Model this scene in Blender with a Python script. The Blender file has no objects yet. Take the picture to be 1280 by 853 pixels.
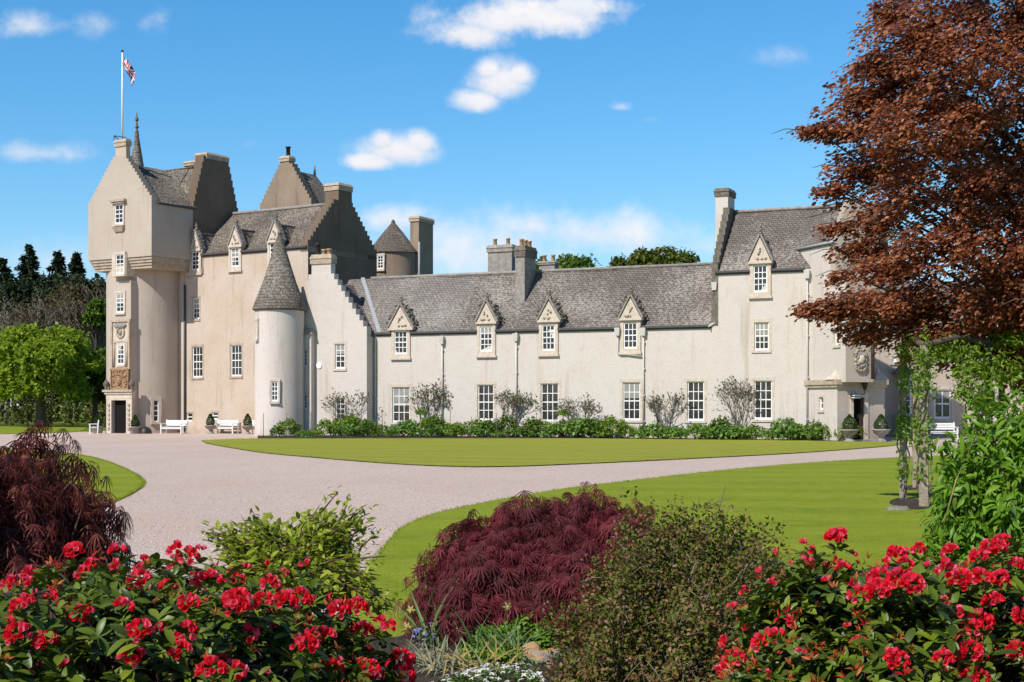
import bpy, bmesh, math, random
import numpy as np
from mathutils import Vector, Matrix, noise

# ------------------------------------------------------------------ camera, light, exposure
F = 1800.0; HY = 508.0; CH = 1.85          # focal length in photo pixels, horizon row, eye height
scn = bpy.context.scene
cam_d = bpy.data.cameras.new('camera'); cam = bpy.data.objects.new('camera', cam_d)
scn.collection.objects.link(cam); scn.camera = cam
cam.location = (0, 0, CH); cam.rotation_euler = (math.radians(90), 0, 0)
cam_d.sensor_width = 36; cam_d.lens = 36 * F / 1280; cam_d.shift_y = (HY - 426.5) / 1280
cam_d.clip_start = 0.1; cam_d.clip_end = 6000

SUN_EL = math.radians(46); SAZ = Vector((-0.655, -0.755)).normalized()
SUN = Vector((SAZ.x * math.cos(SUN_EL), SAZ.y * math.cos(SUN_EL), math.sin(SUN_EL)))
sl = bpy.data.lights.new('sun', 'SUN'); so = bpy.data.objects.new('sun', sl); scn.collection.objects.link(so)
so.rotation_euler = (-SUN).to_track_quat('-Z', 'Y').to_euler(); so.location = (-40, -40, 60)
sl.energy = 4.9; sl.angle = math.radians(0.5); sl.color = (1.0, 0.95, 0.89)
scn.view_settings.view_transform = 'Standard'; scn.view_settings.look = 'None'
scn.view_settings.gamma = 1; scn.view_settings.exposure = 0.2; scn.view_settings.use_curve_mapping = False
scn.cycles.max_bounces = 6; scn.cycles.transparent_max_bounces = 6

world = bpy.data.worlds.new('World'); scn.world = world; world.use_nodes = True
def build_world():
    nt = world.node_tree; N = nt.nodes; L = nt.links; N.clear()
    out = N.new('ShaderNodeOutputWorld'); bg = N.new('ShaderNodeBackground'); L.new(bg.outputs[0], out.inputs[0])
    bg.inputs[1].default_value = 0.138
    sky = N.new('ShaderNodeTexSky'); sky.sky_type = 'NISHITA'; sky.sun_disc = False
    sky.sun_elevation = SUN_EL; sky.sun_rotation = math.atan2(SAZ.x, SAZ.y)
    sky.air_density = 1.0; sky.dust_density = 0.3; sky.ozone_density = 2.2
    hsv = N.new('ShaderNodeHueSaturation'); hsv.inputs['Saturation'].default_value = 1.22; hsv.inputs['Value'].default_value = 1.0
    hsv.inputs['Hue'].default_value = 0.496
    L.new(sky.outputs[0], hsv.inputs['Color'])
    sr = N.new('ShaderNodeSeparateColor'); L.new(hsv.outputs[0], sr.inputs[0]); cr = N.new('ShaderNodeCombineColor')
    for i, (k, g) in enumerate(((.5, 1.2), (.97, .9), (1.45, .78))):       # deep, clear spring-day blue
        q = N.new('ShaderNodeMath'); q.operation = 'POWER'; L.new(sr.outputs[i], q.inputs[0]); q.inputs[1].default_value = g
        q2 = N.new('ShaderNodeMath'); q2.operation = 'MULTIPLY'; L.new(q.outputs[0], q2.inputs[0]); q2.inputs[1].default_value = k; L.new(q2.outputs[0], cr.inputs[i])
    def M(op, a, b=None, c=None):
        n = N.new('ShaderNodeMath'); n.operation = op
        for i, x in enumerate((a, b, c)):
            if x is None: continue
            if isinstance(x, (int, float)): n.inputs[i].default_value = x
            else: L.new(x, n.inputs[i])
        return n.outputs[0]
    tc = N.new('ShaderNodeTexCoord'); sp = N.new('ShaderNodeSeparateXYZ'); L.new(tc.outputs['Generated'], sp.inputs[0])
    yy = M('MAXIMUM', M('ABSOLUTE', sp.outputs[1]), 0.02)
    cx = M('DIVIDE', sp.outputs[0], yy); cy = M('DIVIDE', sp.outputs[2], yy)       # direction on the plane one unit north
    cb = N.new('ShaderNodeCombineXYZ'); L.new(cx, cb.inputs[0]); L.new(cy, cb.inputs[1]); L.new(M('MULTIPLY', M('SIGN', sp.outputs[1]), 0.7), cb.inputs[2])
    def noise_n(scale, detail, rough, off, dim='3D'):
        mp = N.new('ShaderNodeMapping'); mp.inputs['Location'].default_value = off
        L.new(cb.outputs[0], mp.inputs[0])
        n = N.new('ShaderNodeTexNoise'); n.inputs['Scale'].default_value = scale; n.inputs['Detail'].default_value = detail
        n.inputs['Roughness'].default_value = rough; L.new(mp.outputs[0], n.inputs['Vector'])
        return n
    zen = N.new('ShaderNodeMapRange'); L.new(sp.outputs[2], zen.inputs[0]); zen.inputs[1].default_value = .3; zen.inputs[2].default_value = .8; zen.inputs[3].default_value = 1.0; zen.inputs[4].default_value = .4
    zsky = N.new('ShaderNodeVectorMath'); zsky.operation = 'SCALE'; L.new(cr.outputs[0], zsky.inputs[0]); L.new(zen.outputs[0], zsky.inputs[3])   # deep blue towards the zenith
    nb = noise_n(26, 8, 0.6, (3.1, 1.7, 0)); nf = noise_n(80, 6, 0.65, (9.3, 4.2, 0)); nw = noise_n(14, 6, 0.62, (1.3, 8.2, 0))
    n1 = M('SUBTRACT', nb.outputs['Fac'], 0.5); n2 = M('SUBTRACT', nf.outputs['Fac'], 0.5); n3 = M('SUBTRACT', nw.outputs['Fac'], 0.5)
    total = None; shade = None
    # (px, py, rx, ry, edge gain, strength, wispiness)
    C = [(650, 24, 128, 34, 1.05, 1.0, 1.1), (580, 44, 72, 28, 1.0, .9, 1.2), (725, 8, 65, 20, 1.1, .8, 1.4), (700, 26, 60, 16, 1.0, .7, 1.4),
         (626, 104, 54, 40, 1.25, 1.0, .42), (598, 128, 44, 24, 1.4, .95, .5), (648, 96, 30, 25, 1.4, .9, .5), (612, 90, 26, 22, 1.4, .9, .5), (497, 190, 72, 33, 1.25, 1.0, .4), (466, 202, 46, 20, 1.4, .95, .5), (478, 178, 26, 22, 1.5, .9, .5), (525, 180, 34, 24, 1.5, .9, .5),
         (775, 134, 26, 11, 1.2, .5, 1.2), (812, 150, 22, 8, 1.0, .25, 1.3), (40, 34, 60, 26, 1.0, .7, 1.0), (122, 30, 42, 34, .9, .65, 1.1), (198, 22, 46, 34, .9, .55, 1.2),
         (50, 192, 100, 20, 1.0, .55, 1.1), (490, 275, 52, 30, 1.1, .8, .8), (620, 312, 190, 60, .8, .85, .9), (760, 298, 150, 46, .8, .9, .9), (660, 285, 70, 26, .9, .7, 1.0),
         (880, 310, 200, 34, .7, .5, 1.0), (985, 70, 60, 20, .9, .4, 1.3), (310, 182, 24, 14, .9, .22, 1.5), (70, 325, 160, 40, .8, .4, 1.0), (430, 335, 280, 70, .7, .6, .9)]
    for (px, py, rx, ry, g, s, w) in C:
        dx = M('DIVIDE', M('SUBTRACT', cx, (px - 640) / F), rx / F)
        dy = M('DIVIDE', M('SUBTRACT', cy, (HY - py) / F), ry / F)
        flat = M('MULTIPLY', M('MINIMUM', dy, 0.0), 0.35)            # flatter undersides
        ln = M('SQRT', M('ADD', M('MULTIPLY', dx, dx), M('MULTIPLY', M('ADD', dy, flat), M('ADD', dy, flat))))
        nn = M('ADD', M('MULTIPLY', n1, 1.9 * w), M('ADD', M('MULTIPLY', n2, 0.45), M('MULTIPLY', n3, 1.1 * w)))
        m = M('MULTIPLY', M('SUBTRACT', M('ADD', 1.0, nn), ln), g)
        cl = N.new('ShaderNodeClamp'); L.new(m, cl.inputs[0]); mm = M('MULTIPLY', cl.outputs[0], s)
        sm = M('MULTIPLY', M('MULTIPLY', mm, mm), M('SUBTRACT', 3.0, M('MULTIPLY', mm, 2.0)))
        under = M('MULTIPLY', sm, M('MULTIPLY', M('SUBTRACT', 0.4, M('ADD', dy, M('MULTIPLY', n1, 2.5))), 0.5))
        total = sm if total is None else M('MAXIMUM', total, sm)
        shade = under if shade is None else M('MAXIMUM', shade, under)
    front = M('MULTIPLY', M('GREATER_THAN', sp.outputs[2], 0.0), total)
    ccol = N.new('ShaderNodeMix'); ccol.data_type = 'RGBA'
    ccol.inputs[6].default_value = (6.0, 5.95, 6.1, 1); ccol.inputs[7].default_value = (4.0, 4.3, 5.2, 1)
    cs = N.new('ShaderNodeClamp'); L.new(shade, cs.inputs[0]); L.new(cs.outputs[0], ccol.inputs[0])
    mx = N.new('ShaderNodeMix'); mx.data_type = 'RGBA'
    L.new(front, mx.inputs[0]); L.new(zsky.outputs[0], mx.inputs[6]); L.new(ccol.outputs[2], mx.inputs[7])
    L.new(mx.outputs[2], bg.inputs[0])
build_world()

# ------------------------------------------------------------------ materials
def new_mat(name):
    m = bpy.data.materials.new(name); m.use_nodes = True; nt = m.node_tree; nt.nodes.clear()
    out = nt.nodes.new('ShaderNodeOutputMaterial'); b = nt.nodes.new('ShaderNodeBsdfPrincipled')
    nt.links.new(b.outputs[0], out.inputs[0]); return m, nt, b, out
def nd(nt, t, **kw):
    n = nt.nodes.new(t)
    for k, v in kw.items():
        if k in n.inputs: n.inputs[k].default_value = v
        else: setattr(n, k, v)
    return n
def rgb(c): return (c[0], c[1], c[2], 1)
def mixc(nt, fac, a, b, blend='MIX'):
    n = nt.nodes.new('ShaderNodeMix'); n.data_type = 'RGBA'; n.blend_type = blend
    for s, x in ((0, fac), (6, a), (7, b)):
        if isinstance(x, bpy.types.NodeSocket): nt.links.new(x, n.inputs[s])
        elif s == 0: n.inputs[0].default_value = x
        else: n.inputs[s].default_value = rgb(x)
    return n.outputs[2]
def ramp(nt, src, stops, interp='LINEAR'):
    r = nt.nodes.new('ShaderNodeValToRGB'); r.color_ramp.interpolation = interp
    el = r.color_ramp.elements
    while len(el) < len(stops): el.new(0.5)
    for e, (p, c) in zip(el, stops):
        e.position = p; e.color = rgb(c) if not isinstance(c, (int, float)) else (c, c, c, 1)
    nt.links.new(src, r.inputs[0]); return r.outputs[0]
def nz(nt, vec, scale, detail=4, rough=.55, mscale=None):
    if mscale:
        mp = nt.nodes.new('ShaderNodeMapping'); mp.inputs['Scale'].default_value = mscale; nt.links.new(vec, mp.inputs[0]); vec = mp.outputs[0]
    n = nd(nt, 'ShaderNodeTexNoise', Scale=scale, Detail=detail, Roughness=rough); nt.links.new(vec, n.inputs['Vector']); return n.outputs['Fac']
def bump(nt, b, h, strength, dist):
    n = nd(nt, 'ShaderNodeBump', Strength=strength, Distance=dist); nt.links.new(h, n.inputs['Height']); nt.links.new(n.outputs[0], b.inputs['Normal'])
def pos(nt): return nt.nodes.new('ShaderNodeNewGeometry').outputs['Position']
def uvo(nt): return nt.nodes.new('ShaderNodeUVMap').outputs[0]

def harl(name, base, warm, dirt, amount=.5):
    m, nt, b, _ = new_mat(name); p = pos(nt)
    big = nz(nt, p, .35, 5, .6); st = nz(nt, p, 1.0, 5, .65, (1.6, 1.6, .16)); fine = nz(nt, p, 14, 3, .7); med = nz(nt, p, 2.2, 4, .6)
    c = mixc(nt, ramp(nt, big, [(.35, 0.0), (.7, 1.0)]), base, warm)
    c = mixc(nt, ramp(nt, st, [(.56, 0.0), (.78, amount)]), c, dirt)
    c = mixc(nt, ramp(nt, med, [(.55, 0.0), (.8, .35 * amount)]), c, dirt)
    dr = nz(nt, p, 1.0, 4, .7, (4.5, 4.5, .11)); c = mixc(nt, ramp(nt, dr, [(.6, 0.0), (.8, .55 * amount)]), c, dirt)          # thin drip marks
    sx = nt.nodes.new('ShaderNodeSeparateXYZ'); nt.links.new(p, sx.inputs[0])
    foot = nt.nodes.new('ShaderNodeMath'); foot.operation = 'MULTIPLY_ADD'; nt.links.new(sx.outputs[2], foot.inputs[0]); foot.inputs[1].default_value = -.8
    nt.links.new(med, foot.inputs[2])
    c = mixc(nt, ramp(nt, foot.outputs[0], [(.05, 0.0), (.6, .45)]), c, dirt)       # splashed, damp foot of the wall
    c = mixc(nt, ramp(nt, fine, [(.3, .16), (.62, 0.0)]), c, (dirt[0] * .6, dirt[1] * .6, dirt[2] * .6))
    nt.links.new(c, b.inputs['Base Color']); b.inputs['Roughness'].default_value = .95; b.inputs['Specular IOR Level'].default_value = .15
    bump(nt, b, fine, .55, .04); return m
def stone(name, base, dark, scale=3.0, bs=.5):
    m, nt, b, _ = new_mat(name); p = pos(nt)
    a = nz(nt, p, scale, 6, .65); f = nz(nt, p, 18, 4, .6)
    c = mixc(nt, ramp(nt, a, [(.38, 0.0), (.68, 1.0)]), base, dark)
    c = mixc(nt, ramp(nt, f, [(.55, 0.0), (.75, .5)]), c, (dark[0] * .5, dark[1] * .5, dark[2] * .5))
    nt.links.new(c, b.inputs['Base Color']); b.inputs['Roughness'].default_value = .92; b.inputs['Specular IOR Level'].default_value = .2
    bump(nt, b, f, bs, .03); return m
def slate(name, c1, c2, lichen, lich_amt, roww=.34, rowh=.24):
    m, nt, b, _ = new_mat(name); uv = uvo(nt); p = pos(nt)
    wob = nd(nt, 'ShaderNodeTexNoise', Scale=.9, Detail=3.0); nt.links.new(uv, wob.inputs['Vector'])
    va = nt.nodes.new('ShaderNodeVectorMath'); va.operation = 'SCALE'; va.inputs[3].default_value = .12; nt.links.new(wob.outputs['Color'], va.inputs[0])
    vb = nt.nodes.new('ShaderNodeVectorMath'); vb.operation = 'ADD'; nt.links.new(uv, vb.inputs[0]); nt.links.new(va.outputs[0], vb.inputs[1])
    br = nd(nt, 'ShaderNodeTexBrick', Scale=1.0); nt.links.new(vb.outputs[0], br.inputs['Vector'])
    br.inputs['Brick Width'].default_value = roww; br.inputs['Row Height'].default_value = rowh; br.inputs['Mortar Size'].default_value = .016
    br.inputs['Mortar Smooth'].default_value = .2; br.inputs['Bias'].default_value = 0
    br.inputs['Color1'].default_value = rgb(c1); br.inputs['Color2'].default_value = rgb(c2); br.inputs['Mortar'].default_value = rgb([x * .25 for x in c1])
    # each course rises towards its lower edge
    sx = nt.nodes.new('ShaderNodeSeparateXYZ'); nt.links.new(vb.outputs[0], sx.inputs[0])
    fr = nt.nodes.new('ShaderNodeMath'); fr.operation = 'DIVIDE'; nt.links.new(sx.outputs[1], fr.inputs[0]); fr.inputs[1].default_value = rowh
    f2 = nt.nodes.new('ShaderNodeMath'); f2.operation = 'FRACT'; nt.links.new(fr.outputs[0], f2.inputs[0])
    inv = nt.nodes.new('ShaderNodeMath'); inv.operation = 'SUBTRACT'; inv.inputs[0].default_value = 1; nt.links.new(f2.outputs[0], inv.inputs[1])
    big = nz(nt, p, .9, 6, .7); li = nz(nt, p, 6.5, 6, .8); l2 = nz(nt, p, .22, 3, .5); sp2 = nz(nt, uv, 1.0, 3, .6, (3.4, 5.0, 1))
    c = mixc(nt, ramp(nt, big, [(.35, 0.0), (.7, .5)]), br.outputs['Color'], [x * .66 for x in c1])
    c = mixc(nt, ramp(nt, sp2, [(.58, 0.0), (.72, .5)]), c, [x * 1.5 for x in c2])
    add = nt.nodes.new('ShaderNodeMath'); add.operation = 'MULTIPLY_ADD'; nt.links.new(l2, add.inputs[0]); add.inputs[1].default_value = .45; nt.links.new(li, add.inputs[2])
    c = mixc(nt, ramp(nt, add.outputs[0], [(.80 - lich_amt * .1, 0.0), (.9 - lich_amt * .1, .85)]), c, lichen)
    nt.links.new(c, b.inputs['Base Color']); b.inputs['Roughness'].default_value = .82; b.inputs['Specular IOR Level'].default_value = .25
    h = nt.nodes.new('ShaderNodeMath'); h.operation = 'MULTIPLY_ADD'; nt.links.new(br.outputs['Fac'], h.inputs[0]); h.inputs[1].default_value = -.8; nt.links.new(inv.outputs[0], h.inputs[2])
    bump(nt, b, h.outputs[0], .9, .035); return m
def plain(name, c, rough=.6, spec=.4, var=.15, scale=6, metal=0.0):
    m, nt, b, _ = new_mat(name); p = pos(nt)
    a = nz(nt, p, scale, 5, .6)
    nt.links.new(mixc(nt, ramp(nt, a, [(.35, 0.0), (.7, 1.0)]), c, [x * (1 - var) for x in c]), b.inputs['Base Color'])
    b.inputs['Roughness'].default_value = rough; b.inputs['Specular IOR Level'].default_value = spec; b.inputs['Metallic'].default_value = metal
    bump(nt, b, a, .15, .01); return m
def leafm(name, cols, trans=.28, rough=.5, spec=.35, big=0.0, bigc=None):
    """cols: colours picked leaf by leaf"""
    m, nt, b, out = new_mat(name)
    g = nt.nodes.new('ShaderNodeNewGeometry')
    st = [(i / max(1, len(cols) - 1), c) for i, c in enumerate(cols)]
    c = ramp(nt, g.outputs['Random Per Island'], st)
    if big:
        a = nz(nt, g.outputs['Position'], big, 3, .6)
        c = mixc(nt, ramp(nt, a, [(.42, 0.0), (.62, .8)]), c, bigc)
    nt.links.new(c, b.inputs['Base Color']); b.inputs['Roughness'].default_value = rough; b.inputs['Specular IOR Level'].default_value = spec
    tr = nt.nodes.new('ShaderNodeBsdfTranslucent'); nt.links.new(mixc(nt, .35, c, [min(1, x * 1.6) for x in cols[-1]]), tr.inputs[0])
    ms = nt.nodes.new('ShaderNodeMixShader'); ms.inputs[0].default_value = trans
    nt.links.new(b.outputs[0], ms.inputs[1]); nt.links.new(tr.outputs[0], ms.inputs[2]); nt.links.new(ms.outputs[0], out.inputs[0])
    return m

M = {}
M['harl'] = harl('harl_cream', (.59, .535, .49), (.565, .50, .44), (.37, .28, .2), .8)
M['harl_old'] = harl('harl_warm', (.54, .455, .38), (.48, .375, .28), (.26, .18, .12), .75)
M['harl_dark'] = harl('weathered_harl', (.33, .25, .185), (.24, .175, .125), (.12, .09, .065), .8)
M['harl_gable_shade'] = harl('shade_darkened_harl', (.2, .15, .11), (.15, .11, .08), (.07, .052, .04), .8)  # weathered brown harl, darkened further: shade of the side gables painted in
M['harl_tower'] = harl('harl_pinkish', (.48, .41, .345), (.44, .36, .285), (.25, .195, .15), .5)
M['stone'] = stone('dressed_stone', (.46, .38, .29), (.31, .24, .17))
M['stone_pale'] = stone('pale_stone', (.60, .51, .42), (.47, .385, .30), 4)
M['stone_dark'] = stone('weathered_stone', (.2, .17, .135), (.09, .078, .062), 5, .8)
M['stone_grey'] = stone('grey_stone', (.33, .30, .27), (.2, .18, .155), 4)
M['stone_warm'] = stone('orange_sandstone', (.40, .25, .145), (.17, .095, .05), 9, .8)
M['slate'] = slate('slate_wing', (.135, .112, .096), (.19, .16, .138), (.34, .305, .265), .62, .26, .165)
M['slate_pale'] = slate('slate_relaid', (.19, .165, .145), (.25, .22, .195), (.36, .335, .3), .62, .26, .165)
M['slate_old'] = slate('slate_castle', (.115, .094, .078), (.165, .136, .112), (.33, .29, .22), .62, .26, .165)
M['slate_turret'] = slate('stone_slates', (.135, .112, .09), (.205, .175, .145), (.34, .305, .25), .45, .26, .2)
M['white'] = plain('white_paint', (.80, .79, .76), .45, .4, .06)
M['blind'] = plain('linen_blind', (.3, .285, .25), .4, .4, .25, 3)
M['lead'] = plain('lead', (.30, .31, .33), .55, .5, .2)
M['gutter'] = plain('dark_iron', (.075, .07, .065), .6, .4, .2)
M['pipe'] = plain('painted_pipe', (.55, .52, .47), .5, .4, .12)
M['pipe_brown'] = plain('brown_pipe', (.06, .038, .026), .5, .4, .2)
M['dark'] = plain('dark_interior', (.012, .011, .01), .9, .1, .2)
M['wood_dark'] = plain('dark_wood', (.05, .03, .02), .6, .3, .3)
M['pot'] = plain('clay_pot', (.42, .27, .15), .8, .2, .25)
M['black'] = plain('black_metal', (.02, .02, .022), .5, .4, .2)
def glassm():
    m, nt, b, _ = new_mat('window_glass'); p = pos(nt)
    a = nz(nt, p, 2.6, 2, .5)
    nt.links.new(ramp(nt, a, [(.4, (.012, .013, .015)), (.72, (.05, .05, .05))]), b.inputs['Base Color'])
    b.inputs['Roughness'].default_value = .06; b.inputs['Specular IOR Level'].default_value = .5
    a2 = nz(nt, p, 1.4, 2, .5); bump(nt, b, a2, .12, .05); return m
M['glass'] = glassm()

# ------------------------------------------------------------------ helpers: frames and meshes
def gp(px, py, z=0.0):
    t = (CH - z) / ((py - HY) / F); return Vector(((px - 640) / F * t, t, z))
def at(px, py, D): return Vector(((px - 640) / F * D, D, CH + (HY - py) / F * D))
class Frame:
    """A vertical plane: u runs along it, v away from the viewer, z up."""
    def __init__(s, theta, p):
        t = math.radians(theta); s.c, s.s = math.cos(t), math.sin(t); s.theta = theta
        s.k = s.s * p.x + s.c * p.y
    def D(s, px, v=0): return (s.k + v) / (s.s * (px - 640) / F + s.c)
    def u(s, px, v=0):
        d = s.D(px, v); return s.c * (px - 640) / F * d - s.s * d
    def z(s, px, py, v=0): return CH + (HY - py) / F * s.D(px, v)
    def vat(s, px, u):
        a = (px - 640) / F; t = u / (s.c * a - s.s); return t * (s.s * a + s.c) - s.k
    def W(s, u, v, z):
        vv = v + s.k; return Vector((s.c * u + s.s * vv, -s.s * u + s.c * vv, z))
    def rect(s, r, v=0):
        x0, y0, x1, y1 = r; xm, ym = (x0 + x1) / 2, (y0 + y1) / 2
        return s.u(x0, v), s.u(x1, v), s.z(xm, y1, v), s.z(xm, y0, v)

coll = scn.collection
BASE = {}
def tag(o, label=None, cat=None, group=None, kind=None):
    if label: o['label'] = label
    if cat: o['category'] = cat
    if group: o['group'] = group
    if kind: o['kind'] = kind
    return o
def thing(name, label, cat, loc, group=None):
    o = bpy.data.objects.new(name, None); coll.objects.link(o); o.location = loc; o.empty_display_size = .3
    BASE[o.name] = Vector(loc); return tag(o, label, cat, group)
def base_of(o):
    return BASE.get(o.name, Vector((0, 0, 0))) if o else Vector((0, 0, 0))
class MB:
    def __init__(s): s.v = []; s.f = []; s.m = []; s.uv = []; s.sm = []; s.mats = []
    def mi(s, m):
        if m not in s.mats: s.mats.append(m)
        return s.mats.index(m)
    def face(s, idx, mat, uv=None, smooth=False):
        s.f.append(list(idx)); s.m.append(s.mi(mat)); s.uv.append(uv); s.sm.append(smooth)
    def poly(s, pts, mat, uv=None):
        i = len(s.v); s.v += [Vector(p) for p in pts]; s.face(range(i, i + len(pts)), mat, uv)
    def hexa(s, p, mat):                      # p: 8 corners, bottom ring then top ring
        for q in ((3, 2, 1, 0), (4, 5, 6, 7), (0, 1, 5, 4), (1, 2, 6, 5), (2, 3, 7, 6), (3, 0, 4, 7)): s.poly([p[i] for i in q], mat)
    def box(s, fr, u0, u1, v0, v1, z0, z1, mat):
        W = fr.W; s.hexa([W(u0, v0, z0), W(u1, v0, z0), W(u1, v1, z0), W(u0, v1, z0), W(u0, v0, z1), W(u1, v0, z1), W(u1, v1, z1), W(u0, v1, z1)], mat)
    def frustum(s, fr, u0, u1, v0, v1, z0, z1, k, mat):   # box whose top is inset by k
        W = fr.W; s.hexa([W(u0, v0, z0), W(u1, v0, z0), W(u1, v1, z0), W(u0, v1, z0), W(u0 + k, v0 + k, z1), W(u1 - k, v0 + k, z1), W(u1 - k, v1 - k, z1), W(u0 + k, v1 - k, z1)], mat)
    def extrude(s, a, b, mat, side=None):     # two matching outlines
        s.poly(a, mat); s.poly(b[::-1], mat)
        for i in range(len(a)):
            j = (i + 1) % len(a); s.poly([a[j], a[i], b[i], b[j]], side or mat)
    def lathe(s, c, prof, seg, mat, smooth=True, a0=0.0, a1=2 * math.pi, cap=True):
        full = abs(a1 - a0 - 2 * math.pi) < 1e-6; n = seg if full else seg + 1
        i0 = len(s.v); R = max(r for r, z in prof)
        for r, z in prof:
            for k in range(n):
                a = a0 + (a1 - a0) * k / seg; s.v.append(Vector((c[0] + r * math.cos(a), c[1] + r * math.sin(a), c[2] + z)))
        ln = 0
        for j in range(len(prof) - 1):
            l2 = ln + math.hypot(prof[j + 1][0] - prof[j][0], prof[j + 1][1] - prof[j][1])
            for k in range(seg):
                k2 = (k + 1) % n; ua, ub = (a0 + (a1 - a0) * k / seg) * R, (a0 + (a1 - a0) * (k + 1) / seg) * R
                s.face([i0 + j * n + k, i0 + j * n + k2, i0 + (j + 1) * n + k2, i0 + (j + 1) * n + k], mat, [(ua, ln), (ub, ln), (ub, l2), (ua, l2)], smooth)
            ln = l2
        if cap and full:
            for (r, z), rev in ((prof[0], True), (prof[-1], False)):
                if r > 1e-4:
                    pts = [Vector((c[0] + r * math.cos(2 * math.pi * k / seg), c[1] + r * math.sin(2 * math.pi * k / seg), c[2] + z)) for k in range(seg)]
                    s.poly(pts[::-1] if rev else pts, mat)
    def tube(s, pts, rad, mat, seg=6, smooth=True):
        pts = [Vector(p) for p in pts]
        if not hasattr(rad, '__len__'): rad = [rad] * len(pts)
        i0 = len(s.v)
        for j, p in enumerate(pts):
            d = (pts[min(j + 1, len(pts) - 1)] - pts[max(j - 1, 0)])
            if d.length < 1e-9: d = Vector((0, 0, 1))
            d.normalize(); a = d.cross(Vector((0, 0, 1)) if abs(d.z) < .9 else Vector((1, 0, 0))).normalized(); b = d.cross(a)
            for k in range(seg):
                t = 2 * math.pi * k / seg; s.v.append(p + (a * math.cos(t) + b * math.sin(t)) * rad[j])
        for j in range(len(pts) - 1):
            for k in range(seg):
                k2 = (k + 1) % seg; s.face([i0 + j * seg + k, i0 + j * seg + k2, i0 + (j + 1) * seg + k2, i0 + (j + 1) * seg + k], mat, None, smooth)
        s.face([i0 + k for k in range(seg)][::-1], mat); e = i0 + (len(pts) - 1) * seg; s.face([e + k for k in range(seg)], mat)
    def blob(s, c, r, mat, seed=0, amp=.25, seg=8, rings=6, sc=None):   # small lumpy carved boss
        i0 = len(s.v); c = Vector(c); sc = sc or (1, 1, 1)
        for j in range(rings + 1):
            ph = math.pi * j / rings
            for k in range(seg):
                t = 2 * math.pi * k / seg; d = Vector((math.sin(ph) * math.cos(t), math.sin(ph) * math.sin(t), math.cos(ph)))
                q = r * (1 + amp * noise.noise(d * 2.1 + Vector((seed * 3.7, seed, 0))))
                s.v.append(c + Vector((d.x * sc[0], d.y * sc[1], d.z * sc[2])) * q)
        for j in range(rings):
            for k in range(seg):
                k2 = (k + 1) % seg; s.face([i0 + j * seg + k, i0 + (j + 1) * seg + k, i0 + (j + 1) * seg + k2, i0 + j * seg + k2], mat, None, True)
    def slab(s, p00, p10, p11, p01, th, mat, n=(20, 8), amp=.03, under=None):
        """Roof slope: a slightly uneven sheet with thickness; p00-p10 is the eave."""
        p00, p10, p11, p01 = map(Vector, (p00, p10, p11, p01)); nrm = (p10 - p00).cross(p01 - p00).normalized()
        nx, ny = n; i0 = len(s.v)
        T = Vector((0, 0, 1)).cross(nrm).normalized(); B = nrm.cross(T)
        for j in range(ny + 1):
            for i in range(nx + 1):
                a, b = i / nx, j / ny; p = p00.lerp(p10, a).lerp(p01.lerp(p11, a), b)
                s.v.append(p + nrm * (amp * (noise.noise(p * .45) + .6 * noise.noise(p * 1.7))))
        for j in range(ny):
            for i in range(nx):
                ids = [i0 + j * (nx + 1) + i, i0 + j * (nx + 1) + i + 1, i0 + (j + 1) * (nx + 1) + i + 1, i0 + (j + 1) * (nx + 1) + i]
                s.face(ids, mat, [(s.v[q].dot(T), s.v[q].dot(B)) for q in ids])
        edge = [i for i in range(nx + 1)] + [j * (nx + 1) + nx for j in range(1, ny + 1)] + [ny * (nx + 1) + i for i in range(nx - 1, -1, -1)] + [j * (nx + 1) for j in range(ny - 1, 0, -1)]
        for a, b in zip(edge, edge[1:] + edge[:1]):
            A, Bq = s.v[i0 + a], s.v[i0 + b]; s.poly([A - nrm * th, Bq - nrm * th, Bq, A], under or mat)
        s.poly([p01 - nrm * th, p11 - nrm * th, p10 - nrm * th, p00 - nrm * th], under or mat)
    def build(s, name, parent=None):
        me = bpy.data.meshes.new(name); b = base_of(parent) if parent else Vector((0, 0, 0))
        if parent is None and s.v:
            b = Vector((sum(v.x for v in s.v) / len(s.v), sum(v.y for v in s.v) / len(s.v), min(v.z for v in s.v)))
        me.from_pydata([v - b for v in s.v], [], s.f)
        for m in s.mats: me.materials.append(M[m] if isinstance(m, str) else m)
        me.polygons.foreach_set('material_index', s.m); me.polygons.foreach_set('use_smooth', s.sm)
        ul = me.uv_layers.new(name='UVMap'); data = []
        for f, uv in zip(s.f, s.uv):
            if uv is not None: data += [c for q in uv for c in q]; continue
            n = Vector((0, 0, 0)); P = [s.v[i] for i in f]
            for i in range(len(P)): n += P[i].cross(P[(i + 1) % len(P)])
            n = n.normalized() if n.length > 1e-12 else Vector((0, 0, 1))
            t = Vector((0, 0, 1)).cross(n)
            t = t.normalized() if t.length > .05 else Vector((1, 0, 0)); bb = n.cross(t)
            for p in P: data += [p.dot(t), p.dot(bb)]
        ul.data.foreach_set('uv', data); me.update()
        o = bpy.data.objects.new(name, me); coll.objects.link(o)
        if parent: o.parent = parent; BASE[o.name] = b
        else: o.location = b; BASE[o.name] = b
        return o
def copy_tree(o, parent=None, loc=None, rot=None, label=None, scale=None):
    c = o.copy(); coll.objects.link(c)
    if parent is not None: c.parent = parent
    if loc is not None: c.location = loc; BASE[c.name] = Vector(loc)
    if rot is not None: c.rotation_euler = rot
    if scale is not None: c.scale = scale if hasattr(scale, '__len__') else (scale,) * 3
    if label: c['label'] = label
    for ch in list(o.children): copy_tree(ch, c)
    return c

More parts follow.
